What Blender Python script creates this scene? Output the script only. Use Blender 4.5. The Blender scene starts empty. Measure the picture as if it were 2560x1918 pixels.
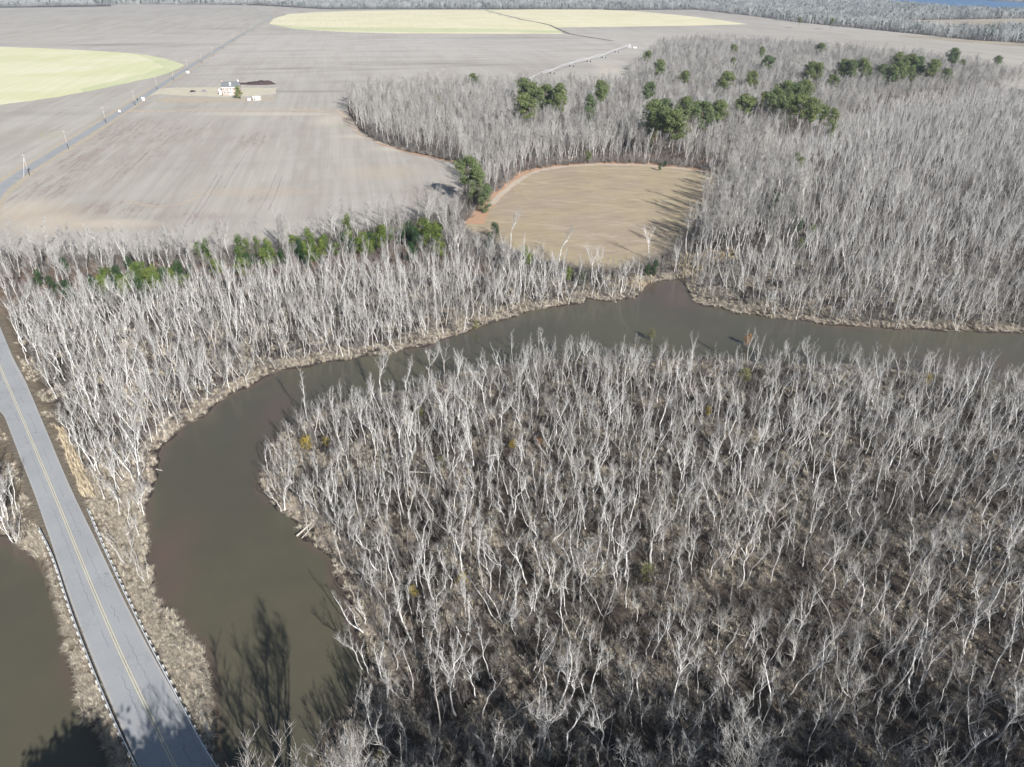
import bpy, math, random
import numpy as np
from mathutils import Vector, Matrix

random.seed(7)
RNG = np.random.default_rng(7)
S = bpy.context.scene
COL = S.collection
H = 92.0
F = 1778.0
CX, CY = 1280.0, 959.0
PITCH = math.radians(30)
CP, SP = math.cos(PITCH), math.sin(PITCH)
FIELD_Z = 1.2
ROAD_Z = 1.3
K = 2560 / 2212.0      # survey units -> map units

# ------------------------------------------------------------------ survey helpers
def G(x, y, z=0.0):
    """point of the land seen from the drone at (x, y), at height z"""
    r = x - CX; u = CY - y
    v = -F * SP + u * CP
    f = F * CP + u * SP
    t = (z - H) / v
    return (r * t, f * t)

def GL(pts, z=0.0, k=1.0):
    return [G(x * k, y * k, z) for x, y in pts]

def proj(X, Y, Z):
    dz = Z - H
    dep = Y * CP - dz * SP
    up = Y * SP + dz * CP
    return CX + F * X / dep, CY - F * up / dep, dep

# ------------------------------------------------------------------ numpy noise
def _hash(ix, iy, seed):
    h = (ix.astype(np.int64) * 374761393 + iy.astype(np.int64) * 668265263 + seed * 1442695041) & 0xffffffff
    h = ((h ^ (h >> 13)) * 1274126177) & 0xffffffff
    return ((h ^ (h >> 16)) & 0xffff) / 65535.0

def vnoise(x, y, s, seed=0):
    x = np.asarray(x, float) / s; y = np.asarray(y, float) / s
    ix = np.floor(x); iy = np.floor(y)
    fx = x - ix; fy = y - iy
    fx = fx * fx * (3 - 2 * fx); fy = fy * fy * (3 - 2 * fy)
    a = _hash(ix, iy, seed); b = _hash(ix + 1, iy, seed)
    c = _hash(ix, iy + 1, seed); d = _hash(ix + 1, iy + 1, seed)
    return (a * (1 - fx) + b * fx) * (1 - fy) + (c * (1 - fx) + d * fx) * fy

def fbm(x, y, s, o=3, seed=0):
    t = 0; w = 0
    for i in range(o):
        t = t + vnoise(x, y, s / 2 ** i, seed + i) * 0.5 ** i; w += 0.5 ** i
    return t / w

def inside(px, py, poly):
    r = np.zeros(np.shape(px), bool)
    n = len(poly)
    for i in range(n):
        x0, y0 = poly[i]; x1, y1 = poly[(i + 1) % n]
        if y0 == y1: continue
        c = ((y0 > py) != (y1 > py)) & (px < (x1 - x0) * (py - y0) / (y1 - y0) + x0)
        r ^= c
    return r

def dist_line(px, py, pts, closed=False):
    d = np.full(np.shape(px), 1e12)
    n = len(pts)
    for i in range(n if closed else n - 1):
        x0, y0 = pts[i]; x1, y1 = pts[(i + 1) % n]
        dx, dy = x1 - x0, y1 - y0
        L = dx * dx + dy * dy + 1e-9
        t = np.clip(((px - x0) * dx + (py - y0) * dy) / L, 0, 1)
        d = np.minimum(d, (px - x0 - t * dx) ** 2 + (py - y0 - t * dy) ** 2)
    return np.sqrt(d)

def sstep(a, b, x):
    t = np.clip((x - a) / (b - a), 0, 1)
    return t * t * (3 - 2 * t)

# ------------------------------------------------------------------ object helpers
def mesh_obj(name, V, Fc, mat, parent=None, link=True, smooth=False):
    me = bpy.data.meshes.new(name)
    me.from_pydata([tuple(v) for v in V], [], Fc)
    if mat:
        for m in (mat if isinstance(mat, (list, tuple)) else [mat]):
            me.materials.append(m)
    if smooth:
        me.polygons.foreach_set('use_smooth', [True] * len(me.polygons))
    me.update()
    o = bpy.data.objects.new(name, me)
    if link: COL.objects.link(o)
    if parent: o.parent = parent
    return o

def np_mesh(name, V, Q, mat, n=4, smooth=False):
    V = np.asarray(V, np.float32); Q = np.asarray(Q, np.int32)
    me = bpy.data.meshes.new(name)
    me.vertices.add(len(V)); me.vertices.foreach_set('co', V.ravel())
    me.loops.add(len(Q) * n); me.loops.foreach_set('vertex_index', Q.ravel())
    me.polygons.add(len(Q))
    me.polygons.foreach_set('loop_start', np.arange(len(Q), dtype=np.int32) * n)
    me.polygons.foreach_set('loop_total', np.full(len(Q), n, np.int32))
    if smooth: me.polygons.foreach_set('use_smooth', np.ones(len(Q), bool))
    if mat: me.materials.append(mat)
    me.update(calc_edges=True)
    return me

def fattr(me, name, arr):
    a = me.attributes.new(name, 'FLOAT', 'POINT')
    a.data.foreach_set('value', np.asarray(arr, np.float32))

def empty(name, loc=(0, 0, 0), rz=0.0):
    o = bpy.data.objects.new(name, None)
    o.location = loc; o.rotation_euler = (0, 0, rz); o.empty_display_size = 0.5
    COL.objects.link(o)
    return o

def tag(o, label=None, cat=None, group=None, kind=None):
    if label: o['label'] = label
    if cat: o['category'] = cat
    if group: o['group'] = group
    if kind: o['kind'] = kind
    return o

class MB:
    def __init__(s): s.V = []; s.F = []
    def box(s, c, d, rz=0.0, taper=1.0):
        cx, cy, cz = c; x, y, z = d[0] / 2, d[1] / 2, d[2] / 2
        b = len(s.V); cr, sr = math.cos(rz), math.sin(rz)
        for sz, k in ((-1, 1), (1, taper)):
            for sx, sy in ((-1, -1), (1, -1), (1, 1), (-1, 1)):
                a, e = sx * x * k, sy * y * k
                s.V.append((cx + a * cr - e * sr, cy + a * sr + e * cr, cz + sz * z))
        s.F += [(b, b+3, b+2, b+1), (b+4, b+5, b+6, b+7), (b, b+1, b+5, b+4), (b+1, b+2, b+6, b+5), (b+2, b+3, b+7, b+6), (b+3, b, b+4, b+7)]
        return s
    def tube(s, pts, rad, n=6, cap=True):
        b = len(s.V)
        pts = [Vector(p) for p in pts]
        m = len(pts)
        for i, p in enumerate(pts):
            d = (pts[min(i + 1, m - 1)] - pts[max(i - 1, 0)]).normalized()
            a = Vector((1, 0, 0)) if abs(d.x) < 0.7 else Vector((0, 1, 0))
            u = d.cross(a).normalized(); w = d.cross(u)
            r = rad[i] if hasattr(rad, '__len__') else rad
            for k in range(n):
                t = 2 * math.pi * k / n
                q = p + (u * math.cos(t) + w * math.sin(t)) * r
                s.V.append((q.x, q.y, q.z))
        for i in range(m - 1):
            for k in range(n):
                k2 = (k + 1) % n
                s.F.append((b + i*n + k, b + i*n + k2, b + (i+1)*n + k2, b + (i+1)*n + k))
        if cap:
            s.F.append(tuple(b + k for k in range(n))[::-1])
            s.F.append(tuple(b + (m-1)*n + k for k in range(n)))
        return s
    def poly(s, pts):
        b = len(s.V); s.V += [tuple(p) for p in pts]; s.F.append(tuple(range(b, b + len(pts)))); return s
    def prism(s, prof, x0, x1):
        """profile in (y,z) extruded along x"""
        b = len(s.V); n = len(prof)
        for x in (x0, x1):
            for y, z in prof: s.V.append((x, y, z))
        s.F.append(tuple(b + i for i in range(n))[::-1]); s.F.append(tuple(b + n + i for i in range(n)))
        for i in range(n):
            j = (i + 1) % n
            s.F.append((b + i, b + j, b + n + j, b + n + i))
        return s
    def build(s, name, mat, parent=None, smooth=False, link=True):
        return mesh_obj(name, s.V, s.F, mat, parent, link, smooth)

# ------------------------------------------------------------------ materials
class NT:
    def __init__(s, name):
        s.m = bpy.data.materials.new(name); s.m.use_nodes = True
        s.t = s.m.node_tree; s.t.nodes.clear()
        s.out = s.n('ShaderNodeOutputMaterial'); s.b = s.n('ShaderNodeBsdfPrincipled')
        s.l(s.b.outputs[0], s.out.inputs[0])
        s.pos = None
    def n(s, ty, **kw):
        x = s.t.nodes.new(ty)
        for k, v in kw.items(): setattr(x, k, v)
        return x
    def l(s, a, b): s.t.links.new(a, b)
    def P(s):
        if s.pos is None: s.pos = s.n('ShaderNodeNewGeometry').outputs['Position']
        return s.pos
    def mapped(s, scale=(1, 1, 1), rz=0.0, src=None):
        r = s.n('ShaderNodeVectorRotate', rotation_type='Z_AXIS'); s.l(src or s.P(), r.inputs['Vector'])
        r.inputs['Angle'].default_value = rz
        m = s.n('ShaderNodeVectorMath', operation='MULTIPLY'); s.l(r.outputs[0], m.inputs[0])
        m.inputs[1].default_value = scale
        return m.outputs[0]
    def noise(s, sc, detail=3, rough=0.55, vec=None, lo=0.35, hi=0.65, scale=(1, 1, 1), rz=0.0, src=None, dist=0.0):
        v = vec or s.mapped(scale, rz, src)
        x = s.n('ShaderNodeTexNoise'); s.l(v, x.inputs['Vector'])
        x.inputs['Scale'].default_value = sc; x.inputs['Detail'].default_value = detail
        x.inputs['Roughness'].default_value = rough; x.inputs['Distortion'].default_value = dist
        return s.rng(x.outputs['Fac'], lo, hi)
    def rng(s, f, lo, hi, a=0.0, b=1.0):
        r = s.n('ShaderNodeMapRange', interpolation_type='SMOOTHSTEP'); s.l(f, r.inputs[0])
        r.inputs[1].default_value = lo; r.inputs[2].default_value = hi
        r.inputs[3].default_value = a; r.inputs[4].default_value = b
        return r.outputs[0]
    def mix(s, f, a, b):
        x = s.n('ShaderNodeMix', data_type='RGBA')
        for sock, v in ((x.inputs[0], f), (x.inputs[6], a), (x.inputs[7], b)):
            if hasattr(v, 'is_output') or isinstance(v, bpy.types.NodeSocket): s.l(v, sock)
            elif isinstance(v, (tuple, list)): sock.default_value = (*v, 1) if len(v) == 3 else v
            else: sock.default_value = v
        return x.outputs[2]
    def math(s, op, a, b=0.0):
        x = s.n('ShaderNodeMath', operation=op)
        for i, v in enumerate((a, b)):
            if isinstance(v, bpy.types.NodeSocket): s.l(v, x.inputs[i])
            else: x.inputs[i].default_value = v
        return x.outputs[0]
    def attr(s, name):
        a = s.n('ShaderNodeAttribute'); a.attribute_name = name; return a.outputs['Fac']
    def rand(s):
        return s.n('ShaderNodeObjectInfo').outputs['Random']
    def bump(s, h, strength=0.5, dist=0.1):
        b = s.n('ShaderNodeBump'); s.l(h, b.inputs['Height'])
        b.inputs['Strength'].default_value = strength; b.inputs['Distance'].default_value = dist
        s.l(b.outputs[0], s.b.inputs['Normal'])
    def done(s, col, rough=0.9, spec=0.2, metal=0.0):
        if isinstance(col, bpy.types.NodeSocket): s.l(col, s.b.inputs['Base Color'])
        else: s.b.inputs['Base Color'].default_value = (*col, 1)
        s.b.inputs['Roughness'].default_value = rough
        s.b.inputs['Specular IOR Level'].default_value = spec
        s.b.inputs['Metallic'].default_value = metal
        return s.m

def plain(name, col, col2=None, sc=3.0, rough=0.8, spec=0.3, metal=0.0):
    t = NT(name)
    c2 = col2 or tuple(c * 0.75 for c in col)
    tc = t.n('ShaderNodeTexCoord').outputs['Object']
    f = t.noise(sc, 4, src=tc)
    return t.done(t.mix(f, col, c2), rough, spec, metal)

def instvar(name, cols, noise_sc=2.0, rough=0.85, dark=None, transl=0.0):
    """colour varies with each plant, with mottling of its own"""
    t = NT(name)
    r = t.rand()
    c = t.mix(t.rng(r, 0, 0.5), cols[0], cols[1])
    if len(cols) > 2: c = t.mix(t.rng(r, 0.5, 1.0), c, cols[2])
    tc = t.n('ShaderNodeTexCoord').outputs['Object']
    f = t.noise(noise_sc, 3, src=tc, lo=0.4, hi=0.7)
    c = t.mix(f, c, dark or tuple(x * 0.6 for x in cols[0]))
    if transl:
        t.b.inputs['Transmission Weight'].default_value = 0
    return t.done(c, rough, 0.15)

M = {}
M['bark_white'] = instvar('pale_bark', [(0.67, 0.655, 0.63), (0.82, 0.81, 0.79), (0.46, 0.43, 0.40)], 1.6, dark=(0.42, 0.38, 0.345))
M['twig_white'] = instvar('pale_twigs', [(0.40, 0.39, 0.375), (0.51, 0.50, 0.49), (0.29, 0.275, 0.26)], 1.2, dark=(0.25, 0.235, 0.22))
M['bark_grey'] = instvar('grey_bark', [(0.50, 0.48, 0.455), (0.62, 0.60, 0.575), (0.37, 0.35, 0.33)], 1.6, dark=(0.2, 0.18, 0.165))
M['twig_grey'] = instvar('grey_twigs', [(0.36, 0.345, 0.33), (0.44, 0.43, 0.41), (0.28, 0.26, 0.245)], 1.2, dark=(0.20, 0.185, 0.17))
M['sapling'] = instvar('sapling_bark', [(0.22, 0.20, 0.185), (0.34, 0.325, 0.305), (0.13, 0.115, 0.105)], 1.0)
M['brush'] = instvar('brush_twigs', [(0.19, 0.17, 0.155), (0.30, 0.28, 0.26), (0.12, 0.10, 0.09)], 1.0)
M['dead_grass'] = instvar('dead_grass', [(0.52, 0.45, 0.355), (0.64, 0.57, 0.46), (0.38, 0.32, 0.25)], 1.5)
M['reed'] = instvar('dry_reed', [(0.60, 0.50, 0.35), (0.68, 0.58, 0.43), (0.50, 0.40, 0.27)], 1.5)
M['pine'] = instvar('pine_needles', [(0.15, 0.185, 0.075), (0.185, 0.21, 0.08), (0.115, 0.155, 0.075)], 0.5, dark=(0.085, 0.115, 0.05))
M['cedar'] = instvar('dark_needles', [(0.035, 0.07, 0.032), (0.05, 0.09, 0.03), (0.03, 0.06, 0.03)], 0.9, dark=(0.022, 0.045, 0.022))
M['holly'] = instvar('evergreen_leaves', [(0.135, 0.185, 0.045), (0.18, 0.225, 0.055), (0.09, 0.135, 0.035)], 0.9, dark=(0.04, 0.065, 0.022))
M['yellow_leaf'] = instvar('yellow_leaves', [(0.36, 0.27, 0.06), (0.42, 0.33, 0.08), (0.3, 0.25, 0.07)], 0.9)
M['orange_leaf'] = instvar('orange_leaves', [(0.36, 0.16, 0.05), (0.42, 0.20, 0.07), (0.3, 0.14, 0.05)], 0.9)
M['olive_leaf'] = instvar('olive_leaves', [(0.16, 0.17, 0.07), (0.2, 0.2, 0.09), (0.13, 0.13, 0.06)], 0.9)
M['pine_bark'] = plain('pine_bark', (0.16, 0.10, 0.075), (0.09, 0.06, 0.05))
M['far_wood'] = instvar('far_bare_wood', [(0.38, 0.385, 0.38), (0.47, 0.48, 0.475), (0.28, 0.28, 0.275)], 0.15)
M['far_dark'] = instvar('far_evergreen', [(0.05, 0.075, 0.05), (0.07, 0.095, 0.06), (0.04, 0.06, 0.045)], 0.2)
M['steel'] = plain('galvanised_steel', (0.72, 0.74, 0.77), (0.6, 0.62, 0.65), 1.5, 0.4, 0.5, 0.1)
M['postwood'] = plain('pale_post', (0.5, 0.5, 0.49), (0.36, 0.35, 0.33), 5)
M['polewood'] = plain('pole_wood', (0.50, 0.47, 0.44), (0.30, 0.27, 0.25), 1)
M['polebase'] = plain('dark_pole_base', (0.07, 0.06, 0.055), (0.1, 0.09, 0.08), 1)
M['log'] = plain('weathered_log', (0.62, 0.58, 0.53), (0.40, 0.36, 0.31), 2)
M['white'] = plain('white_paint', (0.8, 0.8, 0.78), (0.68, 0.68, 0.66), 2)
M['roof'] = plain('grey_shingle', (0.17, 0.18, 0.19), (0.12, 0.125, 0.13), 4)
M['black'] = plain('black_paint', (0.02, 0.02, 0.022), (0.03, 0.03, 0.032), 4, 0.3, 0.5)
M['glass'] = plain('dark_glass', (0.05, 0.06, 0.07), (0.08, 0.09, 0.1), 2, 0.1, 0.6)
M['silver'] = plain('silver_paint', (0.45, 0.46, 0.48), (0.38, 0.39, 0.41), 2, 0.35, 0.5, 0.3)
M['rubber'] = plain('tyre_rubber', (0.03, 0.03, 0.03), (0.05, 0.05, 0.05))
M['compost'] = plain('dark_soil_heap', (0.075, 0.05, 0.05), (0.045, 0.03, 0.03), 0.6)
M['concrete'] = plain('weathered_concrete', (0.5, 0.47, 0.44), (0.3, 0.25, 0.22), 1.5)

def m_brick():
    t = NT('red_brick')
    tc = t.n('ShaderNodeTexCoord').outputs['Object']
    b = t.n('ShaderNodeTexBrick'); t.l(tc, b.inputs['Vector'])
    rot = t.n('ShaderNodeVectorRotate', rotation_type='X_AXIS'); t.l(tc, rot.inputs['Vector']); rot.inputs['Angle'].default_value = math.pi / 2
    t.l(rot.outputs[0], b.inputs['Vector'])
    b.inputs['Color1'].default_value = (0.42, 0.26, 0.23, 1); b.inputs['Color2'].default_value = (0.46, 0.31, 0.27, 1)
    b.inputs['Mortar'].default_value = (0.5, 0.45, 0.42, 1); b.inputs['Scale'].default_value = 4.0
    return t.done(b.outputs['Color'], 0.9)
M['brick'] = m_brick()

ROWS = math.radians(-12)      # the plough rows run beside the far road

def m_field():
    t = NT('bare_farmland')
    def blob(px_, py_, sx_, sy_, az=0.0):
        """soft-edged patch of different soil at a known place"""
        X, Y = G(px_, py_, FIELD_Z)
        a = t.n('ShaderNodeVectorMath', operation='SUBTRACT'); t.l(t.P(), a.inputs[0]); a.inputs[1].default_value = (X, Y, FIELD_Z)
        r = t.n('ShaderNodeVectorRotate', rotation_type='Z_AXIS'); t.l(a.outputs[0], r.inputs['Vector']); r.inputs['Angle'].default_value = az
        m = t.n('ShaderNodeVectorMath', operation='MULTIPLY'); t.l(r.outputs[0], m.inputs[0]); m.inputs[1].default_value = (1 / sx_, 1 / sy_, 0)
        l = t.n('ShaderNodeVectorMath', operation='LENGTH'); t.l(m.outputs[0], l.inputs[0])
        return t.rng(l.outputs['Value'], 0.15, 1.0, 1, 0)
    def many(lst):
        f = None
        for b in lst:
            g = blob(*b); f = g if f is None else t.math('MAXIMUM', f, g)
        return f
    big = t.noise(0.006, 4, rz=ROWS, scale=(1, 0.45, 1), lo=0.42, hi=0.62)
    med = t.noise(0.05, 6, 0.65, rz=ROWS, scale=(1, 0.14, 1), lo=0.46, hi=0.62)
    rows = t.noise(0.35, 3, rz=ROWS, scale=(1, 0.02, 1), lo=0.35, hi=0.65)
    rows2 = t.noise(1.4, 2, rz=ROWS, scale=(1, 0.010, 1), lo=0.3, hi=0.7)
    cross = t.noise(0.05, 6, 0.65, rz=ROWS, scale=(0.10, 1, 1), lo=0.46, hi=0.66)
    fine = t.noise(1.6, 5, 0.75, lo=0.25, hi=0.75)
    c = t.mix(big, (0.405, 0.375, 0.325), (0.35, 0.32, 0.28))
    c = t.mix(t.math('MULTIPLY', rows, 0.38), c, (0.52, 0.48, 0.43))
    c = t.mix(t.math('MULTIPLY', med, 0.5), c, (0.30, 0.255, 0.225))
    c = t.mix(t.math('MULTIPLY', rows2, 0.13), c, (0.24, 0.19, 0.175))
    far_ = blob(900, 110, 900, 520)
    c = t.mix(t.math('MULTIPLY', cross, t.math('ADD', t.math('MULTIPLY', far_, 0.42), 0.14)), c, (0.235, 0.205, 0.185))
    wine = many([(300, 330, 40, 90, ROWS), (200, 400, 26, 90, ROWS), (100, 480, 28, 70, ROWS), (430, 335, 36, 70, ROWS), (350, 400, 20, 80, ROWS), (1100, 480, 30, 30, 0), (300, 520, 50, 20, 0), (640, 345, 18, 45, ROWS), (300, 430, 10, 60, ROWS), (660, 480, 14, 30, 0), (440, 540, 40, 9, 0)])
    strk = t.noise(0.35, 5, 0.75, rz=ROWS, scale=(1, .07, 1), lo=0.42, hi=0.60)
    spk = t.noise(0.5, 5, 0.8, rz=ROWS, scale=(1, .35, 1), lo=0.42, hi=0.62)
    c = t.mix(t.math('MULTIPLY', t.math('MULTIPLY', wine, t.math('MULTIPLY', t.math('ADD', t.math('MULTIPLY', strk, .8), .2), t.math('ADD', t.math('MULTIPLY', spk, .6), .4))), 1.0), c, (0.24, 0.175, 0.155))
    c = t.mix(t.math('MULTIPLY', far_, 0.45), c, t.mix(cross, (0.54, 0.50, 0.465), (0.40, 0.36, 0.335)))
    dark = many([(200, 112, 420, 30, 0), (480, 115, 90, 26, 0), (760, 172, 150, 22, 0), (1050, 160, 170, 30, 0), (1380, 165, 120, 22, 0), (600, 72, 160, 50, 0), (1150, 95, 330, 35, 0), (130, 285, 60, 14, 0), (760, 228, 60, 12, 0), (930, 205, 80, 16, 0)])
    c = t.mix(t.math('MULTIPLY', t.math('MULTIPLY', dark, t.rng(cross, 0.0, 0.8, 0.3, 1)), 0.7), c, (0.19, 0.17, 0.155))
    pale = many([(700, 285, 90, 12, 0), (830, 300, 22, 36, 0), (120, 560, 30, 20, .5), (60, 520, 22, 26, 0), (930, 340, 40, 12, 0), (470, 152, 60, 8, 0), (1530, 180, 26, 130, 0), (250, 560, 34, 9, 0), (1000, 372, 22, 12, 0)])
    c = t.mix(t.math('MULTIPLY', t.math('MULTIPLY', pale, t.rng(fine, 0, 1, .5, 1)), 0.7), c, (0.60, 0.53, 0.43))
    tan = many([(90, 540, 40, 26, .3), (200, 560, 50, 12, .1), (640, 480, 40, 12, 0), (960, 430, 30, 20, 0)])
    c = t.mix(t.math('MULTIPLY', t.math('MULTIPLY', tan, t.math('ADD', t.math('MULTIPLY', spk, .7), .3)), 0.7), c, (0.47, 0.37, 0.26))
    grn = many([(100, 340, 26, 22, ROWS), (60, 330, 30, 26, 0), (860, 310, 12, 26, 0)])
    g2 = t.noise(0.25, 5, 0.7, rz=ROWS, scale=(1, .15, 1), lo=0.45, hi=0.65)
    c = t.mix(t.math('MULTIPLY', t.math('MULTIPLY', grn, g2), 0.6), c, (0.33, 0.37, 0.18))
    c = t.mix(t.math('MULTIPLY', fine, 0.30), c, (0.56, 0.505, 0.455))
    return t.done(c, 1.0, 0.05)
M['field'] = m_field()

def m_wheat(name, a, b, g):
    t = NT(name)
    s1 = t.noise(0.02, 4, rz=ROWS, scale=(0.2, 1, 1), lo=0.4, hi=0.65)
    s2 = t.noise(0.5, 3, rz=ROWS, scale=(1, 0.02, 1), lo=0.4, hi=0.6)
    s3 = t.noise(0.010, 3, lo=0.45, hi=0.62)
    c = t.mix(s1, a, b); c = t.mix(t.math('MULTIPLY', s3, 0.8), c, g)
    c = t.mix(t.math('MULTIPLY', s2, 0.28), c, (0.50, 0.50, 0.28))
    return t.done(c, 1.0, 0.05)
M['wheat'] = m_wheat('winter_wheat', (0.68, 0.65, 0.44), (0.71, 0.67, 0.49), (0.62, 0.61, 0.37))
M['wheat2'] = m_wheat('pale_stubble', (0.74, 0.66, 0.46), (0.76, 0.69, 0.51), (0.68, 0.62, 0.42))
M['green_edge'] = m_wheat('green_headland', (0.57, 0.575, 0.36), (0.60, 0.595, 0.39), (0.50, 0.53, 0.30))

def m_tan():
    t = NT('tan_meadow')
    a = t.noise(0.05, 7, 0.72, scale=(1, 1.6, 1), rz=0.5, lo=0.43, hi=0.57)
    b = t.noise(0.02, 4, lo=0.45, hi=0.58)
    r = t.noise(0.5, 4, 0.7, scale=(1, 0.10, 1), rz=1.1, lo=0.40, hi=0.62)
    r2 = t.noise(0.35, 5, 0.7, scale=(0.15, 1, 1), rz=0.3, lo=0.52, hi=0.66)
    f = t.noise(2.2, 5, 0.8, lo=0.3, hi=0.7)
    c = t.mix(a, (0.405, 0.335, 0.22), (0.35, 0.28, 0.20))
    c = t.mix(t.math('MULTIPLY', b, 0.6), c, (0.36, 0.285, 0.235))
    c = t.mix(t.math('MULTIPLY', r, 0.40), c, (0.49, 0.41, 0.275))
    c = t.mix(t.math('MULTIPLY', r2, 0.5), c, (0.56, 0.49, 0.385))
    c = t.mix(t.math('MULTIPLY', f, 0.40), c, (0.25, 0.185, 0.12))
    return t.done(c, 1.0, 0.05)
M['tan'] = m_tan()

def m_dirt(name, a, b, sc=0.5):
    t = NT(name)
    f = t.noise(sc, 5, 0.65, lo=0.35, hi=0.65); g = t.noise(sc * 8, 3, lo=0.3, hi=0.7)
    c = t.mix(f, a, b); c = t.mix(t.math('MULTIPLY', g, 0.25), c, tuple(x * 0.6 for x in a))
    return t.done(c, 1.0, 0.05)
M['orange_dirt'] = m_dirt('orange_clay', (0.50, 0.30, 0.19), (0.43, 0.29, 0.20))
M['pale_dirt'] = m_dirt('pale_sand', (0.55, 0.46, 0.37), (0.44, 0.36, 0.29))
M['dark_dirt'] = m_dirt('dark_track', (0.17, 0.15, 0.14), (0.22, 0.19, 0.17))
M['tyre'] = m_dirt('tyre_rut', (0.27, 0.225, 0.21), (0.40, 0.36, 0.33), 0.8)
M['lawn'] = m_dirt('dormant_lawn', (0.60, 0.545, 0.43), (0.53, 0.475, 0.37), 0.15)
M['straw'] = m_dirt('straw_verge', (0.50, 0.43, 0.335), (0.42, 0.36, 0.28), 0.4)
M['marsh'] = m_dirt('dry_marsh', (0.42, 0.36, 0.28), (0.34, 0.29, 0.23), 0.02)

def m_ground():
    t = NT('swamp_floor')
    dw = t.attr('dw'); dr = t.attr('dr'); up = t.attr('upland')
    a = t.noise(0.10, 5, 0.6, lo=0.40, hi=0.60)
    b = t.noise(0.55, 5, 0.65, lo=0.38, hi=0.62)
    f = t.noise(3.0, 4, 0.7, lo=0.3, hi=0.7)
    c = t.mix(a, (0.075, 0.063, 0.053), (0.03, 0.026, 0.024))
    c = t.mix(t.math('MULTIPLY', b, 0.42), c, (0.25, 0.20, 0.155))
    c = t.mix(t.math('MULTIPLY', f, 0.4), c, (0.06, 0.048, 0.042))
    # upland leaf litter
    c = t.mix(t.math('MULTIPLY', up, 0.85), c, t.mix(b, (0.27, 0.18, 0.13), (0.16, 0.11, 0.085)))
    # hummocks of dead grass by the water, wet mud at the line
    bank = t.math('MULTIPLY', t.rng(dw, 0.5, 1.0), t.math('MULTIPLY', t.rng(dw, 2.5, 9.0, 1, 0), t.noise(0.16, 4, lo=0.36, hi=0.55)))
    c = t.mix(t.math('MULTIPLY', bank, t.math('ADD', t.math('MULTIPLY', b, 0.5), 0.4)), c, (0.47, 0.40, 0.335))
    c = t.mix(t.math('MULTIPLY', t.rng(dw, 1.0, 5.0, 1, 0), t.noise(0.5, 4, 0.6, lo=0.48, hi=0.60)), c, (0.06, 0.05, 0.045))
    c = t.mix(t.rng(dw, 0.15, 0.8, 1, 0), c, (0.055, 0.045, 0.04))
    # verge by the road
    vg = t.rng(dr, 4.6, 8.5, 1, 0)
    c = t.mix(t.math('MULTIPLY', vg, 0.8), c, t.mix(b, (0.29, 0.235, 0.165), (0.19, 0.15, 0.115)))
    c = t.mix(t.math('MULTIPLY', t.rng(dr, 3.6, 4.6, 1, 0), 0.6), c, (0.20, 0.175, 0.14))
    h = t.noise(1.3, 5, 0.7, lo=0.2, hi=0.8)
    t.bump(h, 0.9, 0.35)
    return t.done(c, 1.0, 0.05)
M['ground'] = m_ground()

def m_water():
    t = NT('muddy_water')
    sh = t.attr('shallow')
    a = t.noise(0.02, 3, lo=0.4, hi=0.6); b = t.noise(0.25, 4, lo=0.35, hi=0.7)
    c = t.mix(a, (0.102, 0.092, 0.062), (0.088, 0.080, 0.058))
    c = t.mix(t.math('MULTIPLY', b, 0.2), c, (0.075, 0.068, 0.048))
    c = t.mix(sh, c, (0.12, 0.085, 0.07))
    w = t.n('ShaderNodeTexNoise'); t.l(t.mapped((1, 2.2, 1), 0.5), w.inputs['Vector'])
    w.inputs['Scale'].default_value = 2.6; w.inputs['Detail'].default_value = 3
    patch = t.noise(0.018, 3, lo=0.35, hi=0.65)
    hh = t.math('MULTIPLY', w.outputs['Fac'], t.math('ADD', t.math('MULTIPLY', patch, 0.8), 0.2))
    t.bump(hh, 0.22, 0.08)
    m = t.done(c, 0.07, 0.5)
    t.b.inputs['IOR'].default_value = 1.33
    return m
M['water'] = m_water()
M['lake'] = plain('blue_water', (0.03, 0.14, 0.33), (0.03, 0.12, 0.3), 0.01, 0.3, 0.3)

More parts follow.
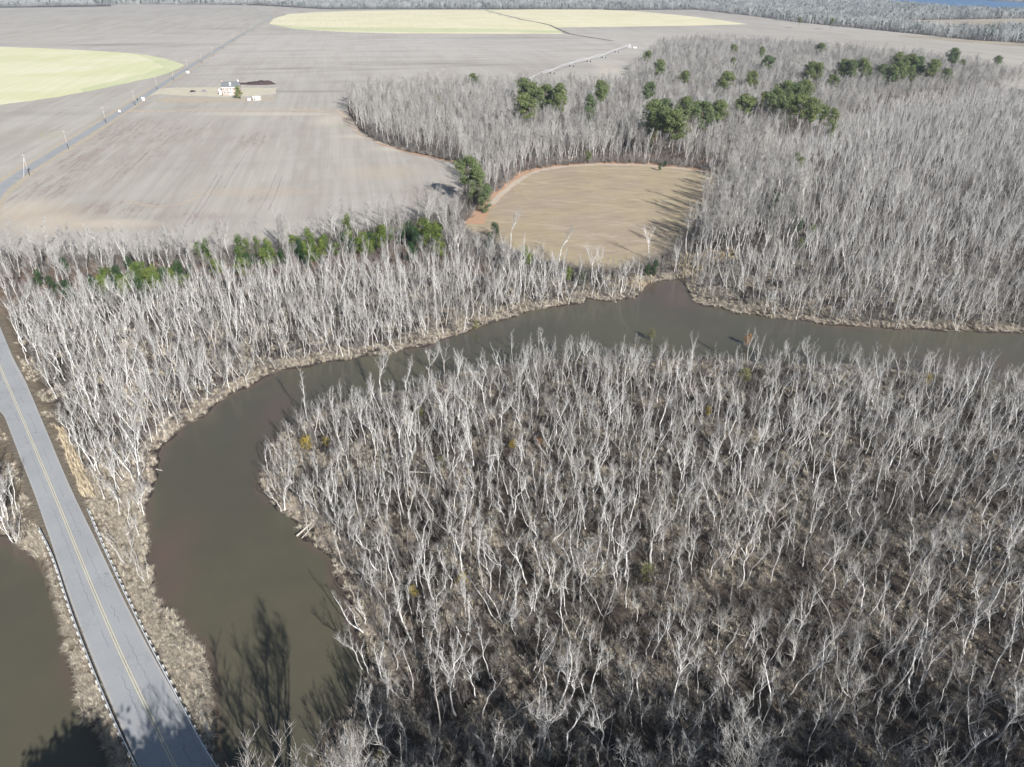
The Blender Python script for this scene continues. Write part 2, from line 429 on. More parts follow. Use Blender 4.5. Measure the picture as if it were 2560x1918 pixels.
def m_asphalt():
    t = NT('worn_asphalt')
    uv = t.n('ShaderNodeUVMap'); uv.uv_map = 'UVMap'
    sp = t.n('ShaderNodeSeparateXYZ'); t.l(uv.outputs[0], sp.inputs[0])
    u, v = sp.outputs[0], sp.outputs[1]
    def band(c, w):
        return t.rng(t.math('ABSOLUTE', t.math('SUBTRACT', u, c)), 0, w, 1, 0)
    f = t.noise(3.0, 4, 0.7, lo=0.3, hi=0.7)
    g = t.noise(0.12, 4, lo=0.35, hi=0.65)
    c = t.mix(g, (0.36, 0.36, 0.36), (0.325, 0.325, 0.327))
    tr = t.math('MAXIMUM', t.math('MAXIMUM', band(0.13, 0.07), band(0.36, 0.07)), t.math('MAXIMUM', band(0.64, 0.07), band(0.87, 0.07)))
    c = t.mix(t.math('MULTIPLY', tr, 0.25), c, (0.31, 0.335, 0.37))
    edge = t.math('MAXIMUM', t.rng(u, 0, 0.06, 1, 0), t.rng(u, 0.94, 1.0))
    c = t.mix(t.math('MULTIPLY', edge, 0.5), c, (0.50, 0.48, 0.45))
    c = t.mix(t.math('MULTIPLY', f, 0.15), c, (0.20, 0.2, 0.2))
    # cracks running along the lane
    for cc, seed in ((0.34, 3.0), (0.72, 11.0), (0.5, 23.0)):
        wob = t.n('ShaderNodeTexNoise'); wob.noise_dimensions = '1D'
        t.l(t.math('ADD', t.math('MULTIPLY', v, 0.9), seed), wob.inputs['W']); wob.inputs['Scale'].default_value = 1.0; wob.inputs['Detail'].default_value = 5
        off = t.math('ADD', cc - 0.06, t.math('MULTIPLY', wob.outputs['Fac'], 0.12))
        ln = t.rng(t.math('ABSOLUTE', t.math('SUBTRACT', u, off)), 0.003, 0.010, 1, 0)
        on = t.n('ShaderNodeTexNoise'); on.noise_dimensions = '1D'; t.l(t.math('ADD', t.math('MULTIPLY', v, 0.12), seed), on.inputs['W']); on.inputs['Scale'].default_value = 1.0
        gate = t.rng(on.outputs['Fac'], 0.42, 0.5)
        c = t.mix(t.math('MULTIPLY', t.math('MULTIPLY', ln, gate), 0.45), c, (0.09, 0.09, 0.095))
    vor = t.n('ShaderNodeTexVoronoi'); vor.feature = 'DISTANCE_TO_EDGE'; t.l(t.mapped((1, 1, 1)), vor.inputs['Vector']); vor.inputs['Scale'].default_value = 0.7
    cr = t.math('MULTIPLY', t.rng(vor.outputs['Distance'], 0.006, 0.02, 1, 0), t.noise(0.18, 3, lo=0.52, hi=0.62))
    c = t.mix(t.math('MULTIPLY', cr, 0.45), c, (0.1, 0.1, 0.105))
    return t.done(c, 0.85, 0.25)
M['asphalt'] = m_asphalt()
def m_line():
    t = NT('worn_yellow_paint')
    f = t.noise(4, 4, 0.7, lo=0.45, hi=0.75)
    return t.done(t.mix(t.math('MULTIPLY', f, 0.5), (0.66, 0.58, 0.38), (0.46, 0.44, 0.38)), 0.8)
M['line'] = m_line()

# ------------------------------------------------------------------ plan of the place (world metres)
river_outer = [(475, 1657), (462, 1620), (462, 1590), (470, 1560), (470, 1520), (455, 1470), (440, 1430), (425, 1390), (400, 1350), (378, 1322), (340, 1290), (330, 1270), (342, 1245), (330, 1190), (320, 1150), (316, 1110), (328, 1060), (333, 1015), (345, 985), (360, 960), (385, 935), (400, 915), (440, 900), (475, 870), (510, 850), (550, 835), (600, 805), (650, 795), (700, 785), (760, 778), (830, 768), (880, 755), (930, 745), (980, 727), (1020, 714), (1060, 700), (1100, 688), (1160, 672), (1210, 664), (1260, 655), (1268, 645), (1330, 652), (1372, 645), (1395, 628), (1400, 615), (1430, 608), (1470, 603), (1500, 600), (1478, 612), (1490, 628), (1492, 648), (1520, 662), (1560, 668), (1600, 678), (1640, 684), (1700, 690), (1780, 700), (1850, 708), (1920, 714), (2000, 714), (2100, 718), (2212, 722), (2500, 735), (3200, 770)]
river_inner = [(3200, 960), (2500, 860), (2212, 832), (2120, 818), (2030, 806), (1900, 795), (1700, 785), (1500, 778), (1380, 778), (1280, 772), (1180, 778), (1100, 790), (1050, 800), (1000, 808), (950, 816), (900, 838), (850, 850), (800, 858), (740, 870), (690, 885), (650, 900), (620, 925), (595, 950), (578, 985), (562, 1020), (560, 1050), (578, 1085), (600, 1105), (635, 1132), (660, 1158), (690, 1190), (712, 1230), (735, 1270), (750, 1310), (768, 1350), (782, 1395), (788, 1440), (782, 1490), (770, 1530), (748, 1560), (730, 1600), (705, 1640), (690, 1670), (670, 1780), (650, 1950)]
RIVER = GL(river_outer, 0, K) + GL(river_inner, 0, K) + GL([(430, 1950), (450, 1780)], 0, K)
POND = GL([(-700, 1120), (-200, 1150), (0, 1165), (40, 1188), (75, 1200), (95, 1222), (112, 1250), (124, 1290), (130, 1330), (135, 1380), (140, 1420), (155, 1460), (166, 1500), (178, 1540), (195, 1580), (212, 1620), (230, 1657), (290, 1800), (350, 1950), (-700, 1950)], 0, K)
road_l = [(0, 1012), (33, 1098), (63, 1178), (74, 1200), (104, 1287), (134, 1373), (173, 1495), (221, 1620), (260, 1716), (303, 1820), (347, 1918)]
road_r = [(0, 840), (20, 880), (60, 942), (96, 1030), (126, 1100), (167, 1200), (208, 1287), (247, 1365), (299, 1477), (355, 1590), (407, 1681), (468, 1794), (537, 1918)]
road_c = [(0, 918), (50, 1032), (86, 1118), (121, 1200), (160, 1295), (195, 1382), (243, 1499), (295, 1620), (342, 1720), (390, 1820), (438, 1918)]

def resample(pts, step):
    out = [pts[0]]
    for i in range(len(pts) - 1):
        a, b = np.array(pts[i]), np.array(pts[i + 1]); L = np.linalg.norm(b - a); n = max(1, int(round(L / step)))
        for k in range(1, n + 1): out.append(tuple(a + (b - a) * k / n))
    return out

def smooth_line(pts, it=2):
    for _ in range(it):
        q = [pts[0]]
        for a, b in zip(pts[:-1], pts[1:]):
            q.append((a[0] * .75 + b[0] * .25, a[1] * .75 + b[1] * .25)); q.append((a[0] * .25 + b[0] * .75, a[1] * .25 + b[1] * .75))
        q.append(pts[-1]); pts = q
    return pts

RC = GL(road_c, ROAD_Z)                       # from far to near
far_c = [G(x, y, FIELD_Z) for x, y in [(0, 469), (99.5, 404), (297, 284), (464, 173), (600, 89), (676, 45.5)]]
bend = [G(x, y, FIELD_Z) for x, y in [(684, 41), (651, 28), (606, 10)]]
d0 = np.array(RC[-1]) - np.array(RC[-2]); d0 /= np.linalg.norm(d0)
near_ext = [tuple(np.array(RC[-1]) + d0 * k) for k in (15, 45, 90)]
CENTRE = near_ext[::-1] + RC[::-1] + [(-176, 216), (-207, 262), (-231, 306)] + far_c + bend
CENTRE = smooth_line(CENTRE, 2)
NEARC = [p for p in CENTRE if p[1] < 330]

farm = [(-1400, 640), (-200, 590), (40, 556), (150, 552), (300, 550), (500, 542), (650, 524), (800, 494), (950, 464), (1003, 428), (1000, 385), (992, 352), (940, 343), (870, 326), (800, 301), (768, 275), (754, 245), (752, 224), (830, 206), (1000, 199), (1200, 199), (1340, 202), (1368, 165), (1400, 130), (1430, 106), (1520, 101), (1700, 110), (1900, 130), (2080, 152), (2212, 196), (2700, 330), (3300, 300), (2700, 128), (2212, 101), (2000, 76), (1860, 62), (1720, 48), (1620, 34), (1500, 21), (1300, 22), (1000, 20), (700, 20), (560, 12), (450, 10), (240, 9), (240, 14), (100, 16), (0, 17), (-1400, 24)]
FARM = GL(farm, FIELD_Z, K)
tanf = [(1130, 373), (1200, 360), (1300, 354), (1400, 356), (1500, 366), (1565, 380), (1550, 420), (1520, 460), (1480, 510), (1440, 548), (1390, 575), (1340, 585), (1290, 590), (1200, 570), (1120, 545), (1050, 520), (1000, 498), (1012, 478), (1040, 448), (1080, 412)]
TAN = GL(tanf, FIELD_Z, K)
upl = [(754, 245), (768, 275), (800, 301), (870, 326), (940, 343), (1000, 352), (1000, 385), (1010, 420), (1060, 425), (1125, 375), (1200, 358), (1300, 352), (1400, 354), (1500, 364), (1570, 378), (1640, 350), (1700, 300), (1820, 272), (1900, 240), (2050, 215), (2212, 190), (2080, 152), (1900, 130), (1700, 110), (1520, 101), (1430, 106), (1400, 130), (1368, 165), (1340, 202), (1200, 199), (1000, 199), (830, 206), (752, 224)]
UPL = GL(upl, 0.6, K)
strip = [(-1400, 645), (-200, 595), (40, 560), (300, 552), (500, 544), (650, 526), (800, 497), (950, 466), (985, 475), (1000, 520), (1050, 560), (1100, 590), (1060, 605), (1000, 590), (850, 585), (700, 600), (500, 600), (330, 625), (150, 640), (40, 680), (-200, 700), (-1400, 760)]
STRIP = GL(strip, 0.6, K)
EAST = GL([(1565, 380), (1640, 350), (1720, 400), (1740, 470), (1720, 540), (1640, 570), (1540, 575), (1480, 560), (1500, 500), (1545, 440)], 0.6, K)

def land(x, y):
    """height of the ground and its masks at world x, y"""
    x = np.asarray(x, float); y = np.asarray(y, float)
    d1 = dist_line(x, y, RIVER, True); i1 = inside(x, y, RIVER)
    d2 = dist_line(x, y, POND, True); i2 = inside(x, y, POND)
    dw = np.where(i1 | i2, -np.minimum(np.where(i1, d1, 1e9), np.where(i2, d2, 1e9)), np.minimum(d1, d2))
    dw = dw + (fbm(x, y, 5.0, 4, 5) - 0.5) * 3.6 * np.clip(1.5 - np.abs(dw) / 6, 0, 1)
    dr = dist_line(x, y, NEARC)
    inf = inside(x, y, FARM); intan = inside(x, y, TAN)
    df = np.where(inf | intan, -1.0, np.minimum(dist_line(x, y, FARM, True), dist_line(x, y, TAN, True)))
    bumps = (fbm(x, y, 2.2, 3, 9) - 0.45)
    z = np.where(dw < 0, np.maximum(dw * 0.5, -1.0), 0.16 * sstep(0, 0.6, dw) + 0.30 * sstep(1.0, 4.5, dw)) 
    z = z + bumps * (0.7 + 0.9 * sstep(6, 2, dw)) * sstep(0.1, 1.0, dw)
    z = z + (fbm(x, y, 30, 2, 14) - 0.5) * 0.5 * sstep(2, 8, dw)
    kf = sstep(10, 0.5, df) * sstep(0, 3, dw)
    z = z * (1 - kf) + (FIELD_Z - 0.06 + bumps * 0.1) * kf
    z = np.where(inf | intan, FIELD_Z - 0.30, z)
    kr = sstep(7.5, 4.6, dr) * sstep(-2.5, 0.5, dw + (dr < 4.5) * 3)
    z = z * (1 - kr) + (ROAD_Z - 0.10 + bumps * 0.06) * kr
    z = np.where(dr < 3.9, ROAD_Z - 0.10, z)
    return z, dw, dr, df

# ------------------------------------------------------------------ ground and water (fan of cells that grow with distance)
ang = np.concatenate([np.radians(np.arange(-180, -50, 3.0)), np.radians(np.arange(-50, 50, 0.16)), np.radians(np.arange(50, 180, 3.0))])
rad = [6.0]
while rad[-1] < 14000:
    r = rad[-1]
    st = 0.35 if r < 60 else (r * 0.0058 if r < 420 else r * (0.012 if r < 1200 else 0.06))
    rad.append(r + st)
rad = np.array(rad)
A, R = np.meshgrid(ang, rad)
GX = R * np.sin(A); GY = R * np.cos(A)
gz, gdw, gdr, gdf = land(GX.ravel(), GY.ravel())
na, nr = len(ang), len(rad)
ii, jj = np.meshgrid(np.arange(na), np.arange(nr - 1))
i2 = (ii + 1) % na
quads = np.stack([jj * na + ii, jj * na + i2, (jj + 1) * na + i2, (jj + 1) * na + ii], -1).reshape(-1, 4)[:, ::-1]
V = np.stack([GX.ravel(), GY.ravel(), gz], -1)
Vc = np.vstack([V, [[0, 0, 0.4]]])
me = np_mesh('ground', Vc, quads, M['ground'], 4, True)
upm = (inside(GX.ravel(), GY.ravel(), UPL) | inside(GX.ravel(), GY.ravel(), STRIP)).astype(float)
fattr(me, 'dw', np.append(gdw, 9)); fattr(me, 'dr', np.append(gdr, 99)); fattr(me, 'upland', np.append(upm, 0))
o = bpy.data.objects.new('ground', me); COL.objects.link(o); tag(o, kind='structure')

zz = gz[quads]
wetq = (zz.min(axis=1) < 0.06) & (gdw[quads].min(axis=1) < 1.5)
wq = quads[wetq]
def make_water(name, wq):
    used, inv = np.unique(wq.ravel(), return_inverse=True)
    WV = np.stack([GX.ravel()[used], GY.ravel()[used], np.zeros(len(used))], -1)
    me = np_mesh(name, WV, inv.reshape(-1, 4), M['water'], 4, True)
    x, y = WV[:, 0], WV[:, 1]
    sh = np.zeros(len(used))
    for px, py, sx, sy, a in ((410, 1390, 4.0, 9.0, .9), (430, 1470, 3.0, 6, .7), (1680, 735, 9, 16, .8), (1600, 745, 20, 6, .5), (2410, 915, 18, 8, .6), (690, 1030, 4, 14, .5)):
        X, Y = G(px, py); sh = np.maximum(sh, a * np.exp(-((x - X) / sx) ** 2 - ((y - Y) / sy) ** 2))
    sh *= 0.6 + 0.8 * fbm(x, y, 6, 3, 31)
    dwu = gdw[used]
    sh = np.maximum(sh, 0.75 * sstep(-2.2, 0.0, dwu) * sstep(0.35, 0.6, fbm(x, y, 9, 2, 44)))
    fattr(me, 'shallow', np.clip(sh, 0, 1))
    o = bpy.data.objects.new(name, me); COL.objects.link(o); tag(o, kind='structure')
cq = V[wq].mean(axis=1)
pondside = dist_line(cq[:, 0], cq[:, 1], POND, True) * np.where(inside(cq[:, 0], cq[:, 1], POND), -1, 1) < dist_line(cq[:, 0], cq[:, 1], RIVER, True) * np.where(inside(cq[:, 0], cq[:, 1], RIVER), -1, 1)
make_water('river', wq[~pondside]); make_water('pond', wq[pondside])

# ------------------------------------------------------------------ flat sheets
def sheet(name, poly, z, mat, rag=0.0, step=None, seed=1, kind='structure'):
    if rag:
        q = resample(list(poly) + [poly[0]], step or rag * 1.5)[:-1]
        a = np.array(q)
        n1 = (fbm(a[:, 0], a[:, 1], rag * 5, 3, seed) - .5) * 2 * rag; n2 = (fbm(a[:, 0], a[:, 1], rag * 5, 3, seed + 50) - .5) * 2 * rag
        poly = [(x + u, y + v) for (x, y), u, v in zip(q, n1, n2)]
    from mathutils.geometry import tessellate_polygon
    V = [(x, y, z) for x, y in poly]
    tris = tessellate_polygon([[Vector(v) for v in V]])
    T = []
    for t in tris:
        a, b, c = (Vector(V[i]) for i in t)
        if (b - a).cross(c - a).z < 0: t = (t[0], t[2], t[1])
        T.append(tuple(t))
    o = mesh_obj(name, V, T, mat)
    return tag(o, kind=kind)

def ribbon(name, pts, width, z, mat, rag=0.0, seed=3, parent=None, uv=False, widths=None, offs=0.0):
    pts = resample(pts, max(width * 0.8, 1.5)) if not uv else pts
    P = np.array(pts); T = np.gradient(P, axis=0); T /= np.linalg.norm(T, axis=1)[:, None]
    N = np.stack([-T[:, 1], T[:, 0]], -1)
    w = np.full(len(P), width / 2.0) if widths is None else widths / 2
    wl = w + (fbm(P[:, 0], P[:, 1], width * 2 + 4, 2, seed) - .5) * 2 * rag
    wr = w + (fbm(P[:, 0], P[:, 1], width * 2 + 4, 2, seed + 9) - .5) * 2 * rag
    L = P + N * (wl + offs)[:, None]; Rr = P - N * (wr - offs)[:, None]
    V = [(a[0], a[1], z) for a in L] + [(a[0], a[1], z) for a in Rr]
    n = len(P)
    Fc = [(i, n + i, n + i + 1, i + 1) for i in range(n - 1)]
    o = mesh_obj(name, V, Fc, mat, parent)
    if not parent: tag(o, kind='structure')
    return o

sheet('farm_field', FARM, FIELD_Z, M['field'], 1.5, 6)
sheet('meadow', TAN, FIELD_Z + 0.01, M['tan'], 1.5, 2.5)
Z1 = FIELD_Z + 0.05
wl = [(-900, 105), (-200, 112), (0, 117), (120, 121), (250, 128), (340, 134), (400, 144), (440, 155), (458, 163), (430, 178), (400, 188), (350, 200), (300, 211), (230, 226), (150, 242), (60, 254), (0, 262), (-200, 275), (-900, 320)]
sheet('wheat_field', GL(wl, Z1), Z1, M['wheat'], 2.5, 6)
sheet('wheat_headland', GL([(330, 133), (400, 143.5), (442, 155), (462, 163), (438, 176), (405, 189), (350, 201), (300, 212), (215, 230), (200, 224), (290, 200), (370, 182), (410, 168), (380, 150)], Z1 + .04), Z1 + .04, M['green_edge'], 2.0, 6)
sheet('far_wheat_field', GL([(672, 60), (685, 47), (720, 35), (780, 31), (860, 28), (1000, 25.5), (1180, 25), (1330, 23.5), (1500, 24), (1600, 29), (1700, 38), (1800, 50), (1872, 61), (1700, 65), (1390, 69), (1400, 77), (1410, 85), (1250, 85), (1000, 84), (860, 80), (740, 73)], Z1), Z1, M['wheat2'], 4.0, 12)
sheet('far_green_headland', GL([(672, 60), (740, 66), (860, 69), (1000, 69.5), (1250, 72), (1400, 77), (1408, 82), (1250, 80), (1000, 80), (860, 78), (740, 73)], Z1 + .06), Z1 + .06, M['green_edge'], 1.5, 12)
sheet('far_dark_field', GL([(110, 30), (600, 36), (680, 46), (600, 44), (400, 42), (100, 40), (-500, 38), (-500, 28)], Z1), Z1, M['dark_dirt'] if False else M['field'], 2, 14)
sheet('farmyard_lawn', GL([(398, 222), (440, 219), (560, 218), (690, 220), (690, 235), (640, 240), (560, 243), (460, 240), (400, 236), (370, 240), (375, 232)], Z1), Z1, M['lawn'], 2.0, 5)
sheet('farmyard_soil', GL([(420, 243), (560, 246), (690, 241), (680, 252), (560, 256), (420, 257), (380, 252)], Z1), Z1, M['straw'], 2.0, 5)
ribbon('stubble_strip', GL([(300, 277), (420, 279), (520, 274), (640, 277), (760, 274), (850, 276), (880, 310)], Z1), 5, Z1, M['pale_dirt'], 2.5)
ribbon('field_track', GL([(720, 277), (800, 279), (860, 285), (890, 325), (940, 352), (1010, 372), (1080, 386), (1140, 396)], Z1), 4.5, Z1 + .03, M['pale_dirt'], 1.2)
ribbon('clay_edge', GL([(870, 300), (900, 335), (960, 362), (1030, 383), (1100, 398), (1145, 405)], Z1), 2.5, Z1 + .02, M['orange_dirt'], 1.0, parent=None)
for q_, pts_ in enumerate([[(465, 560), (505, 497), (544, 436)], [(479, 560), (519, 497), (556, 438)], [(648, 528), (672, 480), (690, 436)], [(670, 528), (692, 480), (705, 440)], [(560, 470), (590, 420), (617, 378)]]):
    ribbon('tyre_track', GL(pts_, Z1), .4, Z1, M['tyre'], .2, seed=q_)
ribbon('straw_arc', GL([(308, 502), (345, 512), (400, 518), (450, 512), (482, 501), (506, 487)], Z1), .9, Z1, M['pale_dirt'], .35)
ribbon('straw_arc', GL([(330, 503), (365, 511), (405, 514), (450, 508), (480, 498), (503, 485)], Z1), .7, Z1, M['pale_dirt'], .3)
# meadow tracks
Z2 = FIELD_Z + 0.06
ribbon('meadow_track', GL([(1180, 560), (1200, 525), (1230, 500), (1262, 470), (1290, 445), (1310, 432)], Z2), 8.5, Z2, M['orange_dirt'], 1.6)
ribbon('sand_track', GL([(1215, 520), (1250, 490), (1285, 462), (1315, 440), (1345, 427), (1400, 417), (1500, 411), (1600, 413), (1700, 421), (1770, 430), (1800, 438)], Z2 + .02), 3.6, Z2 + .02, M['pale_dirt'], 1.3)
ribbon('clay_headland', GL([(1300, 432), (1360, 419), (1430, 411), (1500, 408), (1600, 409), (1700, 416), (1780, 428)], Z2 - .02), 5.5, Z2 - .02, M['orange_dirt'], 1.5)
ribbon('pivot_track', GL([(1215, 26), (1260, 38), (1310, 50), (1345, 56), (1375, 63), (1400, 75), (1425, 85), (1465, 92), (1530, 102)], Z2), 6, Z2 + .1, M['dark_dirt'], 1.2)
# verge sheets by the far road
FARL = [p for p in CENTRE if p[1] > 300]
ribbon('road_verge', FARL, 13, FIELD_Z + 0.03, M['straw'], 1.5)

# ------------------------------------------------------------------ road
def side_at(line, C):
    """distance from centre point C to an edge polyline"""
    return float(dist_line(np.array([C[0]]), np.array([C[1]]), line)[0])
RLw = GL(road_l, ROAD_Z); RRw = GL(road_r, ROAD_Z)
dL0 = np.array(RLw[-1]) - np.array(RLw[-2]); dL0 /= np.linalg.norm(dL0)
RLx = RLw + [tuple(np.array(RLw[-1]) + d0 * k) for k in (45, 95)]
RRx = RRw + [tuple(np.array(RRw[-1]) + d0 * k) for k in (45, 95)]
CR = resample(CENTRE, 2.0)
P = np.array(CR); T = np.gradient(P, axis=0); T /= np.linalg.norm(T, axis=1)[:, None]; N = np.stack([-T[:, 1], T[:, 0]], -1)
WL = []; WR = []
for p in CR:
    if p[1] < 165:
        WL.append(side_at(RLx, p)); WR.append(side_at(RRx, p))
    else: WL.append(3.4); WR.append(3.4)
def sm(a, k=9):
    a = np.array(a); return np.convolve(np.pad(a, k // 2, mode='edge'), np.ones(k) / k, 'valid')
WL = sm(WL); WR = sm(WR)
Vr = []; Fr = []; UV = []
cum = np.concatenate([[0], np.cumsum(np.linalg.norm(np.diff(P, axis=0), axis=1))])
us = [0, .25, .5, .75, 1]
for i in range(len(P)):
    a = P[i] + N[i] * WL[i]; b = P[i] - N[i] * WR[i]
    for u in us:
        q = a + (b - a) * u; Vr.append((q[0], q[1], ROAD_Z + 0.03 * (0.5 - abs(u - .5)))); UV.append((u, cum[i]))
for i in range(len(P) - 1):
    for k in range(4):
        s = i * 5 + k; Fr.append((s, s + 1, s + 6, s + 5))
road = mesh_obj('road', Vr, Fr, M['asphalt']); tag(road, kind='structure')
ul = road.data.uv_layers.new(name='UVMap')
for lp in road.data.loops: ul.data[lp.index].uv = UV[lp.vertex_index]
if road.data.polygons[0].normal.z < 0: road.data.flip_normals()
NC = [p for p in CR if p[1] < 330]
mb = MB()
Pn = np.array(smooth_line(GL(road_c, ROAD_Z)[::-1], 2)); Pn = np.vstack([np.array(near_ext[::-1]), Pn, np.array([(-176, 216), (-207, 262), (-231, 306)])])
Pn = np.array(resample([tuple(p) for p in Pn], 2.0)); Tn = np.gradient(Pn, axis=0); Tn /= np.linalg.norm(Tn, axis=1)[:, None]; Nn = np.stack([-Tn[:, 1], Tn[:, 0]], -1)
for off in (-0.16, 0.16):
    b = len(mb.V)
    for p, n in zip(Pn, Nn):
        for s in (-.055, .055):
            q = p + n * (off + s); mb.V.append((q[0], q[1], ROAD_Z + 0.022))
    for i in range(len(Pn) - 1): mb.F.append((b + 2*i, b + 2*i + 1, b + 2*i + 3, b + 2*i + 2))
mb.build('centre_line', M['line'], road)

# ------------------------------------------------------------------ guard rails
def guardrail(pts, outer, label):
    W = smooth_line(GL(pts, ROAD_Z + 0.7), 2)
    W = resample(W, 0.5)
    P = np.array(W); T = np.gradient(P, axis=0); T /= np.linalg.norm(T, axis=1)[:, None]; N = np.stack([-T[:, 1], T[:, 0]], -1) * outer
    root = empty('guardrail', (P[0][0], P[0][1], ROAD_Z - .1))
    ox, oy, oz = root.location
    tag(root, label, 'guard rail')
    prof = [(0.0, 0.42), (-0.07, 0.47), (-0.07, 0.52), (0.0, 0.57), (-0.07, 0.62), (-0.07, 0.69), (0.0, 0.75), (0.035, 0.75), (-0.03, 0.68), (-0.03, 0.63), (0.035, 0.57), (-0.03, 0.52), (-0.03, 0.48), (0.035, 0.42)]
    mb = MB(); n = len(prof)
    for p, nn in zip(P, N):
        for a, z in prof:
            q = p + nn * a; mb.V.append((q[0] - ox, q[1] - oy, ROAD_Z + z - oz))
    for i in range(len(P) - 1):
        for k in range(n):
            k2 = (k + 1) % n; mb.F.append((i*n + k, i*n + k2, (i+1)*n + k2, (i+1)*n + k))
    mb.build('rail', M['steel'], root)
    cum = np.concatenate([[0], np.cumsum(np.linalg.norm(np.diff(P, axis=0), axis=1))])
    proto = None
    d = 1.0; c = 0
    while d < cum[-1] and c < 60:
        i = int(np.searchsorted(cum, d)); q = P[i] + N[i] * 0.16; rz = math.atan2(T[i][1], T[i][0])
        if proto is None:
            m = MB(); m.box((0, 0.0, 0.0), (0.16, 0.2, 1.7)); post = m.build('post', M['postwood'], root)
            m = MB(); m.box((0, 0.0, 0), (0.20, 0.24, 0.18)); blk = m.build('block', M['postwood'], post); blk.location = (0, 0, 0.70)
            proto = (post, blk)
        else:
            post = proto[0].copy(); COL.objects.link(post); post.parent = root
            blk = proto[1].copy(); COL.objects.link(blk); blk.parent = post
        q = P[i] + N[i] * 0.20
        post.location = (q[0] - ox, q[1] - oy, ROAD_Z + 0.0 - oz); post.rotation_euler = (0, 0, rz)
        d += 1.9; c += 1
    return root
# normals: left-hand side of the walking direction far->near is east
guardrail([(97, 1319), (128, 1380), (144, 1425), (160, 1477), (191, 1568), (230, 1668), (260, 1742), (303, 1841), (342, 1918), (385, 2010), (410, 2065)], -1, 'steel guard rail on the left side of the near road, beside the left pond')
guardrail([(218, 1271), (243, 1334), (277, 1408), (321, 1503), (368, 1599), (416, 1690), (459, 1772), (498, 1846), (542, 1918), (600, 2012), (635, 2068)], 1, 'steel guard rail on the right side of the near road, beside the river bank')

# bridge abutment timber by the right rail
X0, Y0 = G(487, 1780, 1.0); X1, Y1 = G(512, 1845, 1.0)
L = math.hypot(X1 - X0, Y1 - Y0); rz = math.atan2(Y1 - Y0, X1 - X0)
ab = empty('bridge_abutment', ((X0 + X1) / 2 + .6, (Y0 + Y1) / 2, 0.0), rz)
tag(ab, 'rust-stained pale abutment beam between the right guard rail and the river', 'abutment')
m = MB(); m.box((0, 0, 0.5), (L, 0.9, 1.2)); m.build('wall', M['concrete'], ab)
m = MB(); m.box((0, 0.15, 1.17), (L + .2, 0.5, 0.12)); m.box((0, -.28, 1.14), (L - .4, .16, .06)); m.build('cap', M['log'], ab)

# ------------------------------------------------------------------ trees: generators
def unit(v):
    n = math.sqrt(v[0]**2 + v[1]**2 + v[2]**2) or 1
    return (v[0]/n, v[1]/n, v[2]/n)

def grow(rnd, p, d, L, nseg, wob, up, hold=0.0):
    pts = [p]; s = L / nseg; d00 = d
    for i in range(nseg):
        if hold: d = tuple(d[k] * (1 - hold) + d00[k] * hold for k in range(3))
        d = unit((d[0] + rnd.gauss(0, wob), d[1] + rnd.gauss(0, wob), d[2] + rnd.gauss(0, wob * .6) + up))
        p = (p[0] + d[0]*s, p[1] + d[1]*s, p[2] + d[2]*s); pts.append(p)
    return pts, d

def lerp_pt(pts, f):
    x = f * (len(pts) - 1); i = min(int(x), len(pts) - 2); t = x - i
    a, b = pts[i], pts[i+1]
    return tuple(a[k] + (b[k]-a[k])*t for k in range(3)), unit((b[0]-a[0], b[1]-a[1], b[2]-a[2]))

def side_dir(rnd, d, spread, up):
    t = rnd.uniform(0, 2*math.pi)
    a = (math.cos(t), math.sin(t), 0)
    return unit((d[0]*(1-spread) + a[0]*spread, d[1]*(1-spread) + a[1]*spread, d[2]*(1-spread) + up))

